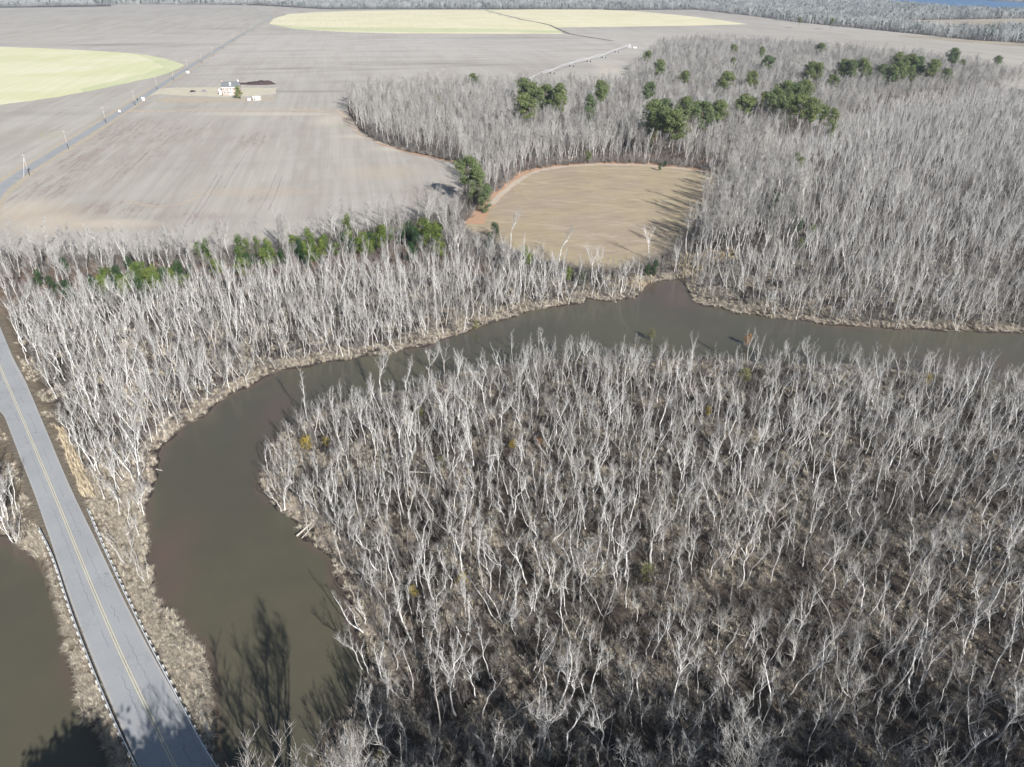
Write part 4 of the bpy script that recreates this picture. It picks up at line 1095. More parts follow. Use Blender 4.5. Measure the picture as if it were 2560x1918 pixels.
rz = RNG.uniform(0, 6.28, n); tx = RNG.normal(0, .03, n); ty = RNG.normal(0, .03, n)
px, py, dep = proj(x, y, z)
vis = (px > -20) & (px < 2580) & (py > 0)
order = np.argsort(np.where(vis, dep / scl, 1e9)); solo = order[:300].tolist()
items = []
for i in solo:
    c, rw = photo_place(px[i], py[i])
    zone = 'in field-side wood' if py[i] > 520 and px[i] < 1420 else ('east of meadow' if px[i] > 1600 and py[i] > 420 else ('in meadow hedge' if 1150 < px[i] < 1320 and py[i] > 400 else 'fronting upland wood'))
    size = 'tall' if scl[i] > 1.02 else ('small' if scl[i] < .75 else 'mid-sized')
    items.append(('%s %s bare grey tree %s, %s %s' % (size, hw_words[form[i]], zone, rw, c), px[i]))
for i, lab in zip(solo, unique_labels(items)):
    t = hard.place('bare_hardwood', int(form[i]), (x[i], y[i], z[i]), rz[i], float(scl[i]), (tx[i], ty[i]))
    tag(t, lab, 'tree', 'bare grey upland trees')
ss_ = set(solo); rest = np.array([i for i in range(n) if i not in ss_])
scatter('upland_woodland', np.stack([x[rest], y[rest], z[rest]], -1), np.stack([tx[rest], ty[rest], rz[rest]], -1), np.repeat(scl[rest][:, None], 3, 1), form[rest], hard.coll, 'grey leafless upland wood beyond the meadow', 'woodland')

# ---- big leafless trees just below the drone at the lower edge, and the trees whose shade falls in the lower left
near = [(1070, 2010, 4, .62), (1160, 2030, 2, .6), (1230, 1990, 3, .5), (1800, 2040, 0, .68), (1900, 2010, 4, .6), (1990, 2060, 5, .66), (2120, 2100, 2, .7), (2350, 2090, 0, .7), (2500, 2060, 4, .66), (1620, 2060, 3, .6), (1480, 2090, 2, .6), (850, 2010, 5, .5), (2250, 1960, 3, .6)]
items = []; its = []
for a, b, f, s_ in near:
    X, Y = G(a, b, .5); its.append((X, Y, f, s_, a)); items.append(('%s grey leafless crown rising at the bottom edge, %s' % (hw_words[f], photo_place(a, 1900)[0]), a))
for (X, Y, f, s_, a), lab in zip(its, unique_labels(items)):
    t = hard.place('bare_hardwood', f, (X, Y, .4), random.uniform(0, 6), s_); tag(t, lab, 'tree', 'grey crowns along the bottom edge')
for X, Y, f, s_, rzz, w in ((-24.5, 41, 2, 1.15, .3, 'broadest and nearest the water'), (-30, 33, 1, .88, 1.0, 'nearest the road')):
    t = big.place('bare_hardwood', f, (X, Y, .5), rzz, s_); tag(t, 'large fine-branched leafless tree below the frame casting shade, %s' % w, 'tree')
for a, b, f, s_, w in ((1900, 2085, 2, .76, 'largest of them, right of centre'), (2030, 2105, 1, .58, 'just right of the largest'), (1160, 2060, 2, .60, 'pale and dense, left of centre'), (1085, 2080, 0, .46, 'leftmost on the peninsula'), (1755, 2110, 1, .56, 'just left of the largest'), (2330, 2120, 2, .74, 'far to the right')):
    X, Y = G(a, b, .5); t = big.place('bare_hardwood', f, (X, Y, .4), a, s_); tag(t, 'wide grey leafless crown at the bottom edge, %s' % w, 'tree', 'grey crowns along the bottom edge')
for X, Y, f, s_, w in ((-36.6, 23.5, 1, 1.1, 'leaning over the left pond'), (-41, 21, 0, 1.0, 'left of the road'), (-27.5, 24.5, 4, 1.2, 'right of the road'), (-22, 23, 1, 1.08, 'nearest the drone'), (-31, 19, 4, 1.15, 'beside the road')):
    t = pine.place('pine_tree', f, (X, Y, .5), X, s_); tag(t, 'tall dark pine below the frame shading the road, %s' % w, 'tree')

x, y, r = jitter_grid(-2, 150, 2, 43, 3.6, 55)
z, dw, dr, df = land(x, y); k = (dw > 2) & (dr > 8) & (r.random(len(x)) < .8); x, y, z = x[k], y[k], z[k]; n = len(x)
scatter('near_woodland', np.stack([x, y, z], -1), rot3(n, r, .03), sc3(n, r, 1.05, 1.35), r.integers(0, 6, n), hard.coll, 'tall grey leafless wood just below the frame, shading the lower peninsula', 'woodland')
# ---- pines of the upland wood
items = []; its = []
for a, b, f, s_ in pines:
    if s_ < .1: continue
    hh = PH[f] * s_
    X, Y = G(a, b, hh * .72 + .6); its.append((X, Y, f, s_))
    c, rw = photo_place(a, b)
    zone = 'beside the hedge at the meadow corner' if 1150 < a < 1230 and b > 400 else ('beyond the far fields' if b < 80 else ('in the wood east of the meadow' if b > 350 and a > 1900 else ('at the front edge of the upland wood' if b > 350 else 'in the grey upland wood')))
    items.append(('%s %s green pine %s, %s' % ('large' if s_ > .88 else ('small' if s_ < .66 else 'mid-sized'), ['high-crowned', 'round-crowned', 'narrow', 'dense', 'full-skirted'][f], zone, c), a))
for (X, Y, f, s_), lab in zip(its, unique_labels(items)):
    t = pine.place('pine_tree', f, (X, Y, .6), random.uniform(0, 6), s_); tag(t, lab, 'tree', 'green pines among the bare trees')

# ---- evergreens along the swamp edge
items = []
for a, b, kd, s_ in evs:
    c, rw = photo_place(a, b)
    zone = 'behind northern stand' if a < 1180 else ('below the meadow' if a < 1700 and b > 550 else 'east of meadow')
    items.append(('%s %s %s, %s %s' % ('bushy' if s_ > .75 else 'small', 'bright green evergreen tree' if kd == 'h' else 'dark green evergreen tree', zone, rw, c), a))
for (a, b, kd, s_), lab in zip(evs, unique_labels(items)):
    X, Y = G(a, b, 4.0); Kd = holly if kd == 'h' else cedar
    zz_ = float(land(np.array([X]), np.array([Y]))[0][0])
    t = Kd.place('evergreen_tree', random.randrange(len(Kd.forms)), (X, Y, max(zz_, .3)), random.uniform(0, 6), s_); tag(t, lab, 'tree', 'evergreens under the bare trees')

# ---- coloured shrubs
shr = [(767, 1110, 'yellow_leaf', .62, 'golden leafy shrub near the tip of the peninsula'), (815, 1105, 'yellow_leaf', .4, 'small yellow shrub just right of the golden one on the peninsula'), (1050, 1035, 'olive_leaf', .5, 'olive shrub under the trees at the peninsula bank, left of centre'), (1345, 1108, 'orange_leaf', .45, 'bright orange leafy shrub in the middle of the peninsula'), (1283, 1112, 'yellow_leaf', .4, 'ochre shrub left of the bright orange one on the peninsula'), (1870, 850, 'orange_leaf', .5, 'orange leafy shrub at the river edge among white tree tops'), (1862, 940, 'olive_leaf', .7, 'large olive shrub on the right half of the peninsula'), (1630, 835, 'olive_leaf', .5, 'olive shrub among the tree tops above the river, centre right'), (2320, 950, 'yellow_leaf', .55, 'yellow-brown shrub by the shaded mud at the right bank'), (1620, 1430, 'olive_leaf', .55, 'yellow-green shrub in the middle of the peninsula'), (1770, 1030, 'yellow_leaf', .45, 'small ochre shrub on the right half of the peninsula'), (1030, 1480, 'yellow_leaf', .4, 'straw-yellow shrub on the lower left of the peninsula'), (1155, 1450, 'yellow_leaf', .45, 'ochre shrub right of the straw-yellow one on the peninsula'), (1190, 815, 'olive_leaf', .45, 'yellow-green shrub at the very edge of the north bank'), (620, 236 + 0, 'holly', .1, ''), (1100, 1160, 'olive_leaf', .5, 'olive shrub in the left part of the peninsula'), (950, 1895, 'yellow_leaf', .35, 'pale yellow shrub at the bottom of the peninsula')]
shrub_me = {}
for a, b, mt, s_, lab in shr:
    if not lab: continue
    if mt not in shrub_me:
        tr, cr = bush(hash(mt) % 7 + 430 if False else 430 + len(shrub_me), 4.5, 2.2, 1100, .13, 10)
        shrub_me[mt] = (part_mesh('stem', tr, M['pine_bark']), part_mesh('foliage', cr, M[mt]))
    s_ *= 1.5; X, Y = G(a, b, 2.6 * s_); root = empty('shrub', (X, Y, .35), random.uniform(0, 6)); root.scale = (s_, s_, s_)
    for nm, me_ in zip(('stem', 'foliage'), shrub_me[mt]):
        c = bpy.data.objects.new(nm, me_); COL.objects.link(c); c.parent = root
    tag(root, lab, 'shrub')

# ---- brush, grass and reeds
def cover(name, bx, s, seed, cond, coll, nform, a, b, label, cat):
    x, y, r = jitter_grid(*bx, s, seed); k = visible(x, y); x, y = x[k], y[k]
    z, dw, dr, df = land(x, y); iu = inside(x, y, UPL) | inside(x, y, STRIP) | inside(x, y, EAST)
    k = cond(x, y, dw, dr, df, iu, r.random(len(x))); x, y, z = x[k], y[k], z[k]; n = len(x)
    print(name, n)
    return scatter(name, np.stack([x, y, z], -1), rot3(n, r), sc3(n, r, a, b), r.integers(0, nform, n), coll, label, cat)
cover('underbrush', (-330, 640, 8, 620), 2.7, 31, lambda x, y, dw, dr, df, iu, q: (dw > 1.5) & (dr > 6.5) & (df > .8) & ~((dr < 11) & (y < 125)) & (q < np.where(iu, .75, .75) * (0.25 + 1.4 * fbm(x, y, 14, 3, 3))), brushC, 4, .5, 1.2, 'grey leafless underbrush on the floor of swamp and wood', 'underbrush')
cover('sapling_thicket', (-330, 640, 44, 560), 1.8, 39, lambda x, y, dw, dr, df, iu, q: (dw > 2.5) & (dr > 7.5) & (df > 1.5) & ~((dr < 14) & (y < 120)) & (q < (.08 + .85 * fbm(x, y, 12, 3, 5)) * np.where(iu, .5, .9)), sap.coll, 5, .6, 1.15, 'thin grey saplings crowding between the larger trees', 'saplings')
cover('wood_edge_brush', (-330, 420, 180, 480), 2.1, 32, lambda x, y, dw, dr, df, iu, q: (df > .3) & (df < np.where(x < 0, 16, 6)) & (dw > 3) & (dr > 8) & (q < .7), brushC, 4, .9, 1.9, 'tangled grey brush along the edges of the fields', 'brush')
cover('marsh_grass', (-140, 190, 8, 260), 1.05, 33, lambda x, y, dw, dr, df, iu, q: (dw > .35) & (dr > 4.4) & (df > 1) & ~iu & (q < np.where(dw < 5, .85, .92 * (fbm(x, y, 5, 3, 61) > .53))), tuftC, 3, .7, 1.5, 'clumps of dead tan marsh grass on the swamp floor and banks', 'grass')
cover('bank_grass', (-90, 10, 30, 150), .62, 34, lambda x, y, dw, dr, df, iu, q: (dw > .2) & (dr > 4.5) & (dr < 14) & (x < -15) & (q < .85), tuftC, 3, .6, 1.15, 'matted dead grass hanging over the road banks', 'grass')
REED1 = GL([(140, 1070), (165, 1075), (240, 1245), (205, 1245)], 1.0)
REED2 = GL([(1690, 690), (1700, 640), (1760, 635), (1830, 620), (1850, 650), (1770, 665), (1740, 700)], .6)
REED3 = GL([(1500, 700), (1560, 690), (1640, 705), (1600, 722), (1500, 720)], .6)
cover('dry_reeds', (-140, 160, 60, 290), .62, 35, lambda x, y, dw, dr, df, iu, q: (inside(x, y, REED1) | ((inside(x, y, REED2) | inside(x, y, REED3)) & (q < .4))) & (dw > .3), reedC, 2, .7, 1.1, 'straw-coloured dry reeds beside the road and at the river cove', 'reeds')

# ---- fallen logs
logs = [((1382, 1459), (1462, 1481), .20, 'long bare fallen trunk lying on the peninsula floor, right of centre'), ((742, 1340), (800, 1293), .17, 'white fallen trunk pointing into the river at the inner bank'), ((755, 1345), (785, 1310), .09, 'thin fallen branch beside the white trunk at the inner bank'), ((1022, 1180), (1095, 1181), .13, 'thin white log lying level on the left of the peninsula'), ((1215, 1142), (1270, 1130), .13, 'pale log among grass hummocks in the centre of the peninsula'), ((380, 1172), (407, 1174), .14, 'short driftwood log floating by the left bank of the river'), ((1462, 1347), (1502, 1346), .15, 'short white log on the peninsula, above the long fallen trunk'), ((1780, 1555), (1860, 1600), .12, 'leaning pale log in the shaded part of the peninsula'), ((600, 952), (650, 938), .11, 'low white log reaching into the water at the north bank'), ((1528, 737), (1545, 758), .12, 'dark snag lying in the shallow water below the cove')]
for (a, b), (c, d), r_, lab in logs:
    z0 = .55 if 'float' not in lab and 'snag' not in lab else .05
    X0, Y0 = G(a, b, z0); X1, Y1 = G(c, d, z0 + .1)
    rnd = random.Random(int(a)); L = math.hypot(X1 - X0, Y1 - Y0); ang_ = math.atan2(Y1 - Y0, X1 - X0)
    root = empty('fallen_log', (X0, Y0, z0), ang_)
    pts, _ = grow(rnd, (0, 0, 0), (1, 0, .03), L, 6, .05, 0)
    MB().tube(pts, [r_ * (1.25 - .12 * i) for i in range(7)], 7).build('stem', M['log'], root)
    m = MB()
    for q in range(4):
        p0, d_ = lerp_pt(pts, rnd.uniform(.45, .98)); p1, _ = grow(rnd, p0, side_dir(rnd, d_, .6, .3), L * rnd.uniform(.12, .3), 3, .2, 0); m.tube(p1, [r_*.35, r_*.3, r_*.2, .015], 4, False)
    m.build('branch_stubs', M['log'], root)
    tag(root, lab, 'log')

# ------------------------------------------------------------------ farmhouse and yard
hx, hy = G(579, 237, FIELD_Z)
HZ = FIELD_Z + .05
house = empty('farmhouse', (hx, hy, HZ), math.radians(10)); tag(house, 'two-storey red brick farmhouse with grey roof and white trim, alone in the fields', 'house')
Wd, Dp, Hh = 14.5, 8.5, 6.2
m = MB(); m.box((0, Dp/2, Hh/2), (Wd, Dp, Hh)); m.prism([(0, Hh), (Dp, Hh), (Dp/2, Hh + 3.6)], -Wd/2, Wd/2); m.build('wall', M['brick'], house)
roof = MB(); t_ = .22
for s in (0, 1):
    y0, y1 = (-.5, Dp/2) if s == 0 else (Dp + .5, Dp/2)
    z0 = Hh - .35; z1 = Hh + 3.75
    roof.prism([(y0, z0 + .1), (y1, z1), (y1, z1 + t_), (y0, z0 + .1 + t_)], -Wd/2 - .35, Wd/2 + .35)
roof = roof.build('roof', M['roof'], house)
m = MB(); m.box((-Wd/2 + .7, Dp/2, Hh + 3.9), (.8, 1.1, 2.2)); m.build('chimney', M['brick'], roof)
m = MB(); m.box((Wd/2 - .7, Dp/2, Hh + 3.9), (.8, 1.1, 2.2)); m.box((Wd/2 - .7, Dp/2, Hh + 5.06), (1.0, 1.3, .14)); m.build('chimney', M['white'], roof)
d_ = MB(); d_.box((0, 1.9, Hh + 1.9), (1.5, 2.2, 1.7)); d_.prism([(.7, Hh + 2.75), (3.2, Hh + 2.75), (3.2, Hh + 3.5), (.9, Hh + 3.5)], -.45, .45); dorm = d_.build('dormer', M['white'], roof)
MB().box((0, .78, Hh + 1.9), (.7, .06, 1.0)).build('pane', M['glass'], dorm)
MB().box((0, -.42, Hh - .30), (Wd + .5, .35, .45)).build('cornice', M['white'], house)
for zz_, n_ in ((4.5, 5), (1.7, 5)):
    for i in range(n_):
        if zz_ < 2 and i == 2: continue
        cx_ = (i - 2) * 2.75
        f_ = MB(); f_.box((cx_, -.05, zz_), (1.35, .12, 1.9)); fo = f_.build('window', M['white'], house)
        MB().box((cx_, -.13, zz_), (.85, .05, 1.45)).build('pane', M['glass'], fo)
pc = MB(); pc.box((0, -1.0, 3.0), (2.8, 2.0, .35)); pc.prism([(-2.1, 3.17), (.0, 3.17), (.0, 3.9), (-2.1, 3.5)], -1.4, 1.4)
for sx_ in (-1.2, 1.2): pc.tube([(sx_, -1.8, .2), (sx_, -1.8, 2.85)], .14, 8)
pc.box((0, -1.2, .12), (3.0, 2.4, .24)); pc.build('porch', M['white'], house)
dr_ = MB().box((0, -.05, 1.35), (1.2, .14, 2.3)).build('door', M['white'], house)
MB().box((.45, -.14, 1.3), (.08, .06, .2)).build('handle', M['steel'], dr_)
m = MB(); m.box((-Wd/2 - 1.6, 4.5, 1.6), (3.0, 4.0, 3.2)); m.prism([(2.3, 3.2), (6.7, 3.2), (4.5, 4.4)], -Wd/2 - 3.3, -Wd/2 - .05); m.build('side_porch', M['white'], house)
# evergreen by the house
X, Y = G(598, 246, FIELD_Z)
t = holly.place('evergreen_tree', 1, (X, Y, HZ), .4, 1.45); tag(t, 'rounded bright green tree right beside the brick farmhouse', 'tree')
for a, b, s_, lab in ((556, 239, .28, 'low dark shrub at the left corner of the farmhouse'), (344, 252, .32, 'small dark bush by the drive entrance near the far road'), (600, 248, .30, 'low dark bush at the foot of the bright green tree')):
    X, Y = G(a, b, HZ); t = cedar.place('evergreen_shrub', 0, (X, Y, HZ), a, s_); tag(t, lab, 'shrub')

def car(x, y, rz, paint, label):
    root = empty('parked_car', (x, y, HZ), rz); tag(root, label, 'car')
    b = MB(); b.prism([(-.9, .35), (.9, .35), (.92, .75), (.86, .95), (-.86, .95), (-.92, .75)], -2.35, 2.35)
    body = b.build('body', paint, root)
    c = MB(); v = [(-1.5, -.82, .95), (1.0, -.82, .95), (1.0, .82, .95), (-1.5, .82, .95), (-1.1, -.66, 1.5), (.45, -.66, 1.5), (.45, .66, 1.5), (-1.1, .66, 1.5)]
    c.V = v; c.F = [(0, 3, 2, 1), (4, 5, 6, 7), (0, 1, 5, 4), (1, 2, 6, 5), (2, 3, 7, 6), (3, 0, 4, 7)]
    cab = c.build('window_glass', M['glass'], root)
    MB().box((-.33, 0, 1.52), (1.5, 1.3, .05)).build('roof_panel', paint, root)
    for wx in (-1.45, 1.45):
        for wy in (-.85, .85):
            w = MB().tube([(wx, wy - .1, .33), (wx, wy + .1, .33)], .33, 12).build('wheel', M['rubber'], root)
    for hy_ in (-.6, .6): MB().box((2.36, hy_, .72), (.06, .3, .15)).build('headlight', M['white'], root)
X, Y = G(482, 230, HZ); car(X, Y, .9, M['black'], 'small black car parked on the lawn, the one nearer the far road')
X, Y = G(511, 230, HZ); car(X, Y, .1, M['silver'], 'silver and black car parked on the lawn nearer the farmhouse')
# white shed / van group right of the house
def shed(name, cat, a, b, w, d, h, rz, label, roofm):
    X, Y = G(a, b, HZ); root = empty(name, (X, Y, HZ), rz); tag(root, label, cat)
    MB().box((0, 0, h/2), (w, d, h)).build('wall', M['white'], root)
    MB().prism([(-d/2 - .25, h + .01), (d/2 + .25, h + .01), (0, h + d*.28)], -w/2 - .25, w/2 + .25).build('roof', roofm, root)
    MB().box((-w*.28, -d/2 - .03, h*.42), (w*.16, .06, h*.7)).build('door', M['glass'], root)
    MB().box((w*.28, -d/2 - .03, h*.55), (w*.14, .06, h*.35)).build('window', M['glass'], root)
shed('shed', 'shed', 643, 250, 5.6, 3.6, 2.0, .1, 'white shed with pale low roof to the right of the farmhouse', M['white'])
shed('small_shed', 'shed', 359 - 1, 0 + 251.5, .001, .001, .001, 0, '', M['white']) if False else None
shed('shed', 'shed', 622, 251, 2.8, 2.2, 1.6, .5, 'small grey-roofed hut between the green tree and the white shed', M['silver'])
shed('shed', 'shed', 359, 251, 2.0, 1.6, 2.0, .2, 'tiny white hut beside the far road, at the farm drive', M['white'])
shed('shed', 'shed', 470, 183, 3.0, 2.0, 1.5, .2, 'white roadside stall beside a pole on the far road, left of the farmhouse', M['white'])
def signboard(a, b, label):
    X, Y = G(a, b, HZ); root = empty('road_sign', (X, Y, HZ), .4); tag(root, label, 'sign')
    MB().box((0, 0, 2.6), (1.3, .08, 1.4)).build('panel', M['white'], root)
    for s in (-.5, .5): MB().box((s, .12, 1.05), (.1, .1, 2.1)).build('post', M['polewood'], root)
signboard(301, 287, 'blank white board on posts at the edge of the far road')
# compost heap
hp = GL([(566, 210), (600, 210), (640, 211), (690, 210)], HZ)
P = np.array(resample(hp, 1.5)); m = MB(); nn = len(P)
for i, p in enumerate(P):
    f = i / (nn - 1); hgt = 3.0 * (sstep(0, .12, f) * .35 + .65 * sstep(.3, .75, f)) * sstep(1.0, .86, f) * (1 + .25 * (fbm([p[0]], [p[1]], 6, 2, 3)[0] - .5)) + .05
    for a_, k_ in ((-1, 0), (-.65, .6), (-.3, .93), (0, 1), (.3, .93), (.65, .6), (1, 0)):
        m.V.append((p[0], p[1] + a_ * (2.5 + hgt), HZ + hgt * k_ * (1 + .2 * random.uniform(-1, 1)) - (.1 if k_ == 0 else 0)))
for i in range(nn - 1):
    for k_ in range(6): b_ = i * 7 + k_; m.F.append((b_, b_ + 7, b_ + 8, b_ + 1))
tag(m.build('compost_heap', M['compost'], smooth=True), 'long dark purple-brown compost heap behind the farmhouse', 'heap')

# ------------------------------------------------------------------ utility poles
polesp = [(74, 439), (172, 374), (266, 308), (339, 263), (394, 225), (435, 202), (470, 178.5), (505, 158.5), (533, 142), (557, 122), (585, 104), (611, 89), (631, 79)]
names = ['nearest and with a transformer', 'second nearest', 'just below the white roadside board', 'opposite the tiny white hut', 'above the farm drive entrance', 'sixth nearest, left of the parked cars', 'behind the white roadside stall', 'just beyond the tip of the green wheat field', 'ninth nearest', 'tenth nearest', 'third from the far bend', 'second from the far bend', 'nearest the far bend']
proto = None
for i, ((a, b), w) in enumerate(zip(polesp, names)):
    X, Y = G(a, b, FIELD_Z); root = empty('utility_pole', (X, Y, FIELD_Z), math.radians(12))
    if proto is None:
        pole = MB().tube([(0, 0, 1.6), (0, 0, 11)], [.17, .13], 8).build('pole', M['polewood'], root)
        basep = MB().tube([(0, 0, -.2), (0, 0, 3.4)], [.21, .185], 8).build('pole_base', M['polebase'], root)
        arm = MB().box((0, 0, 10.2), (2.2, .13, .16)).build('crossarm', M['polewood'], root)
        proto = [pole, basep, arm]
        tr_ = MB().tube([(.38, -.1, 8.2), (.38, -.1, 9.2)], .27, 10).build('transformer', M['silver'], root)
        MB().tube([(-1.6, -3.2, 0), (-.05, -.05, 8.8)], .06, 6).build('guy_brace', M['white'], root)
    else:
        for p_ in proto:
            c = p_.copy(); COL.objects.link(c); c.parent = root
    tag(root, 'wooden utility pole along the far road, %s' % w, 'pole', 'utility poles along the far road')

# ------------------------------------------------------------------ centre pivot irrigators
def irrigator(bases, label, pivot=True):
    pts = [G(a, b, FIELD_Z) for a, b in bases]
    root = empty('irrigation_boom', (pts[0][0], pts[0][1], FIELD_Z)); tag(root, label, 'irrigation boom')
    ox, oy = pts[0]
    if pivot:
        m = MB()
        for sx_, sy_ in ((-2, -2), (2, -2), (2, 2), (-2, 2)): m.tube([(sx_, sy_, 0), (sx_*.12, sy_*.12, 5.6)], .16, 6)
        for z_ in (1.6, 3.4):
            k_ = 2 * (1 - z_ / 6.2); q = [(-k_, -k_, z_), (k_, -k_, z_), (k_, k_, z_), (-k_, k_, z_), (-k_, -k_, z_)]
            m.tube(q, .1, 5)
        m.build('pivot_tower', M['white'], root)
    for i in range(len(pts) - 1):
        A_ = Vector((pts[i][0] - ox, pts[i][1] - oy, 4.2)); B_ = Vector((pts[i+1][0] - ox, pts[i+1][1] - oy, 4.2))
        D = (B_ - A_); nrm = Vector((-D.y, D.x, 0)).normalized()
        m = MB(); arch = lambda f: A_ + D * f + Vector((0, 0, 1.2 * math.sin(math.pi * f)))
        low = lambda f, s: A_ + D * f + Vector((0, 0, -.2 - 1.0 * math.sin(math.pi * f) * .6)) + nrm * s * .9 * math.sin(math.pi * f)
        m.tube([arch(k_/8) for k_ in range(9)], .16, 6)
        for s in (-1, 1):
            m.tube([low(k_/8, s) for k_ in range(9)], .07, 4)
            for k_ in range(1, 8): m.tube([arch(k_/8), low(k_/8, s)], .05, 4)
        m.build('truss_span', M['steel'], root)
        m = MB()
        dd = nrm * 2.0
        for s in (-1, 1): m.tube([B_ + Vector((0, 0, .1)), B_ + dd * s + Vector((0, 0, -3.7))], .12, 5)
        m.tube([B_ - dd + Vector((0, 0, -3.6)), B_ + dd + Vector((0, 0, -3.6))], .14, 5)
        leg = m.build('wheel_tower', M['steel'], root)
        for s in (-1, 1):
            c = B_ + dd * s + Vector((0, 0, -3.45)); ax = D.normalized() * .2
            MB().tube([c - ax, c + ax], .75, 12).build('wheel', M['rubber'], leg)
    return root
irrigator([(1574, 121), (1542, 131.5), (1510, 145.5), (1472, 155), (1429, 167), (1381, 185), (1329, 204), (1290, 219)], 'near irrigation boom on wheeled towers, running from its white pivot towards the wood')
irrigator([(1333, 57), (1300, 50), (1275, 45), (1250, 39), (1225, 33), (1200, 27), (1180, 23)], 'distant irrigation boom crossing the pale far wheat field', False)
X, Y = G(1583, 122, FIELD_Z)
tk = empty('water_tank', (X + 2, Y, FIELD_Z), 0); tag(tk, 'white tank beside the irrigation pivot at the wood edge', 'tank')
MB().tube([(-2.6, 0, 1.3), (-2.2, 0, 1.3), (2.2, 0, 1.3), (2.6, 0, 1.3)], [.6, 1.1, 1.1, .6], 12).build('vessel', M['white'], tk)
for s in (-1.5, 1.5): MB().box((s, 0, .25), (.3, 1.6, .5)).build('cradle', M['steel'], tk)

# ------------------------------------------------------------------ far woods beyond the fields
def grove(seed, dark=0.0, n=9, size=26, h0=14):
    rnd = random.Random(seed); A_, B_ = MB(), MB()
    for i in range(n):
        cx_, cy_ = rnd.uniform(-.5, .5) * size, rnd.uniform(-.5, .5) * size; h = h0 * rnd.uniform(.7, 1.15)
        if rnd.random() < dark:
            A_.tube([(cx_, cy_, -.5), (cx_, cy_, h*.6)], [.3, .15], 3, False)
            for q in range(5):
                leaf_cloud(B_, rnd, (cx_ + rnd.gauss(0, h*.07), cy_ + rnd.gauss(0, h*.07), h * (.45 + .11*q)), h*.14, h*.09, 16, .8)
            continue
        pts, _ = grow(rnd, (cx_, cy_, -.5), (0, 0, 1), h*.85, 4, .06, .1)
        A_.tube(pts, [.2, .17, .13, .1, .05], 3, False)
        for b in range(13):
            q, d = lerp_pt(pts, rnd.uniform(.35, .98)); p1, dd = grow(rnd, q, side_dir(rnd, d, .45, .5), h * rnd.uniform(.14, .3), 2, .15, .1)
            A_.tube(p1, [.09, .06, .03], 3, False)
            for t in range(5):
                q2, d2 = lerp_pt(p1, rnd.uniform(.3, .99)); p2, _ = grow(rnd, q2, side_dir(rnd, d2, .5, .4), h * .11, 1, .1, .1)
                A_.tube(p2, [.05, .025], 3, False)
    return A_, B_
farC = bpy.data.collections.new('far_grove_forms')
for i, dk in enumerate((0, 0, .08, .0, .5)):
    A_, B_ = grove(600 + i, dk)
    farC.objects.link(joined('grove_form_%02d' % i, (A_, B_), (M['far_wood'], M['far_dark'])))
MARSHW = GL([(1500, 21), (1620, 34), (1720, 48), (1860, 62), (2000, 76), (2212, 101), (2700, 128), (3300, 150), (3300, -3), (1500, -3)], 1, K)
NORTHW = GL([(-1400, 22), (0, 15), (240, 12), (560, 10), (700, 19), (1000, 19), (1300, 21), (1500, 20), (1500, -3), (-1400, -3)], 1, K)
WATER2 = GL([(2195, -6), (2205, 6), (2300, 17), (2400, 24), (2570, 31), (3300, 60), (3300, 10), (2560, 6), (2450, 0), (2400, -6)], 1)
OPEN1 = GL([(2255, 51), (2400, 49), (2580, 46), (3300, 40), (3300, 72), (2580, 68), (2440, 77), (2330, 72), (2255, 60)], 1)
OPEN2 = GL([(2245, 88), (2330, 92), (2450, 102), (2580, 110), (2580, 119), (2450, 110), (2330, 99), (2250, 92)], 1)
OPEN3 = GL([(1800, -3), (1860, 1), (2050, 2), (2100, -3)], 1)
sheet('lake', WATER2, 1.15, M['lake'])
sheet('marsh_flat', OPEN1, 1.2, M['marsh'], 6, 20); sheet('marsh_flat', OPEN2, 1.25, M['marsh'], 4, 12)
def farscatter(name, poly, s, seed, label, front_dark):
    P = np.array(poly); x0, y0 = P.min(axis=0); x1, y1 = P.max(axis=0)
    y1 = min(y1, 3600); x0 = max(x0, -2700); x1 = min(x1, 2700)
    x, y, r = jitter_grid(x0, x1, y0, y1, s, seed)
    k = inside(x, y, poly) & (np.abs(x) < y * .78 + 60)
    for q in (WATER2, OPEN1, OPEN2, OPEN3): k &= ~inside(x, y, q)
    x, y = x[k], y[k]
    # thin out with distance
    d = dist_line(x, y, FARM, True)
    kk = (r.random(len(x)) < np.clip(1.5 - y / 3500, .35, 1)); x, y, d = x[kk], y[kk], d[kk]
    n = len(x); idx = r.integers(0, 4, n); idx = np.where(r.random(n) < np.where(d < 40, front_dark, .06), 4, idx)
    print(name, n)
    sc = r.uniform(.8, 1.15, n) * np.where(d < 40, 1.1, .95)
    return scatter(name, np.stack([x, y, np.full(n, .8)], -1), np.stack([np.zeros(n), np.zeros(n), r.uniform(0, 6.28, n)], -1), np.stack([np.ones(n), np.ones(n), sc], -1), idx, farC, label, 'woodland')
farscatter('far_marsh_woodland', MARSHW, 19, 41, 'blue-grey leafless swamp wood beyond the fields at the upper right', .12)
farscatter('far_woodland', NORTHW, 19, 42, 'blue-grey line of woodland along the far edge of the fields', .45)
GR = GL([(-600, 20), (0, 17), (95, 16), (110, 10), (60, 4), (-600, 2)], 1)
farscatter('far_grove', GR, 14, 43, 'dark grove at the top left corner beyond the bare fields', .95)

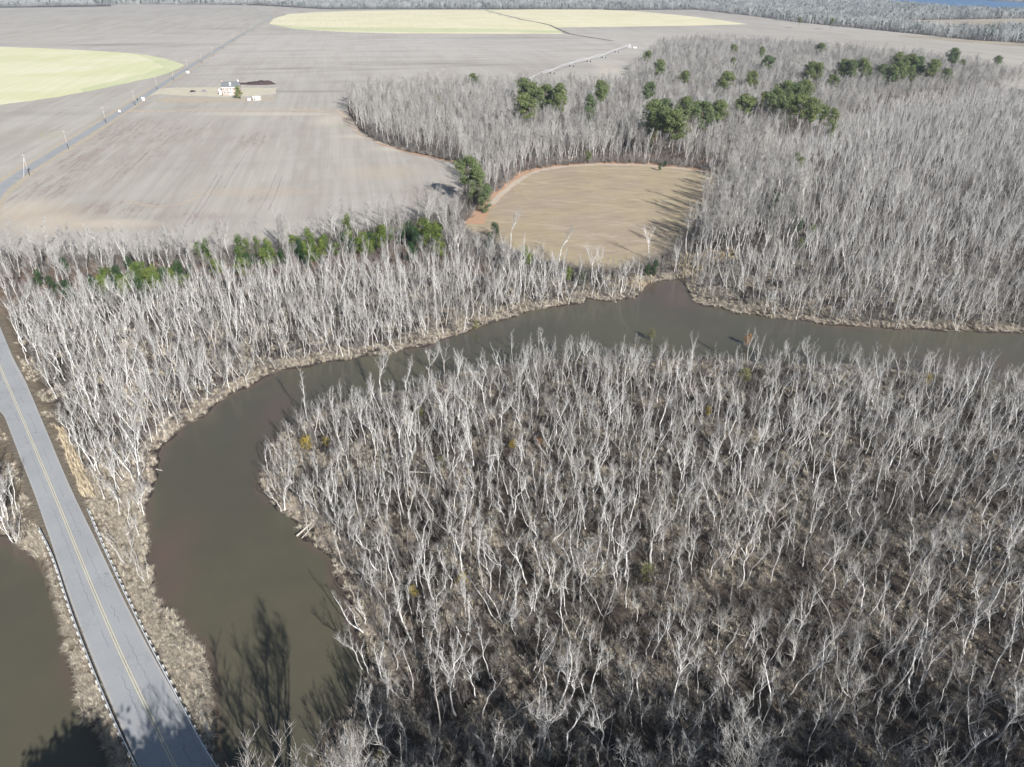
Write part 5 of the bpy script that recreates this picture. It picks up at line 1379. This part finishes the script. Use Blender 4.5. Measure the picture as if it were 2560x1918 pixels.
# ------------------------------------------------------------------ air, sky, sun, camera
def box_obj(name, a, b, mat):
    m = MB(); m.box(((a[0]+b[0])/2, (a[1]+b[1])/2, (a[2]+b[2])/2), (b[0]-a[0], b[1]-a[1], b[2]-a[2])); return m.build(name, mat)
hm = bpy.data.materials.new('haze_air'); hm.use_nodes = True; nt = hm.node_tree; nt.nodes.clear()
oo = nt.nodes.new('ShaderNodeOutputMaterial'); pv = nt.nodes.new('ShaderNodeVolumePrincipled')
pv.inputs['Color'].default_value = (0.74, 0.86, 1.0, 1); pv.inputs['Density'].default_value = HAZE = 0.00009
pv.inputs['Anisotropy'].default_value = 0.2
nt.links.new(pv.outputs[0], oo.inputs['Volume'])
hz = box_obj('haze', (-15000, -15000, -3), (15000, 15000, 105), hm); tag(hz, kind='stuff')

SUN_EL = math.radians(29); SUN_AZ = math.radians(180 - 32)     # measured clockwise from +Y
w = bpy.data.worlds.new('World'); S.world = w; w.use_nodes = True
nt = w.node_tree; bg = nt.nodes['Background']; sky = nt.nodes.new('ShaderNodeTexSky'); sky.sky_type = 'NISHITA'; sky.sun_disc = False
sky.sun_elevation = SUN_EL; sky.sun_rotation = SUN_AZ; sky.air_density = 1.0; sky.dust_density = 0.6
nt.links.new(sky.outputs[0], bg.inputs[0]); bg.inputs[1].default_value = 0.055
sd = bpy.data.lights.new('sun', 'SUN'); sd.energy = 5.0; sd.angle = math.radians(.53); sd.color = (1, .985, .955)
so = bpy.data.objects.new('sun', sd); COL.objects.link(so)
dirv = Vector((math.sin(SUN_AZ) * math.cos(SUN_EL), math.cos(SUN_AZ) * math.cos(SUN_EL), math.sin(SUN_EL)))
so.rotation_euler = dirv.to_track_quat('Z', 'Y').to_euler()
cd = bpy.data.cameras.new('camera'); cam = bpy.data.objects.new('camera', cd); COL.objects.link(cam)
cam.location = (0, 0, H); cam.rotation_euler = (math.pi/2 - PITCH, 0, 0)
cd.sensor_width = 36; cd.lens = F / 2560 * 36; cd.clip_start = .5; cd.clip_end = 40000
S.camera = cam
S.view_settings.view_transform = 'Standard'; S.view_settings.look = 'None'; S.view_settings.exposure = 0.66; S.view_settings.gamma = 1
S.cycles.max_bounces = 6; S.cycles.volume_bounces = 0; S.cycles.diffuse_bounces = 3
S.render.resolution_x = 1024; S.render.resolution_y = 767
print('objects', len(bpy.data.objects))
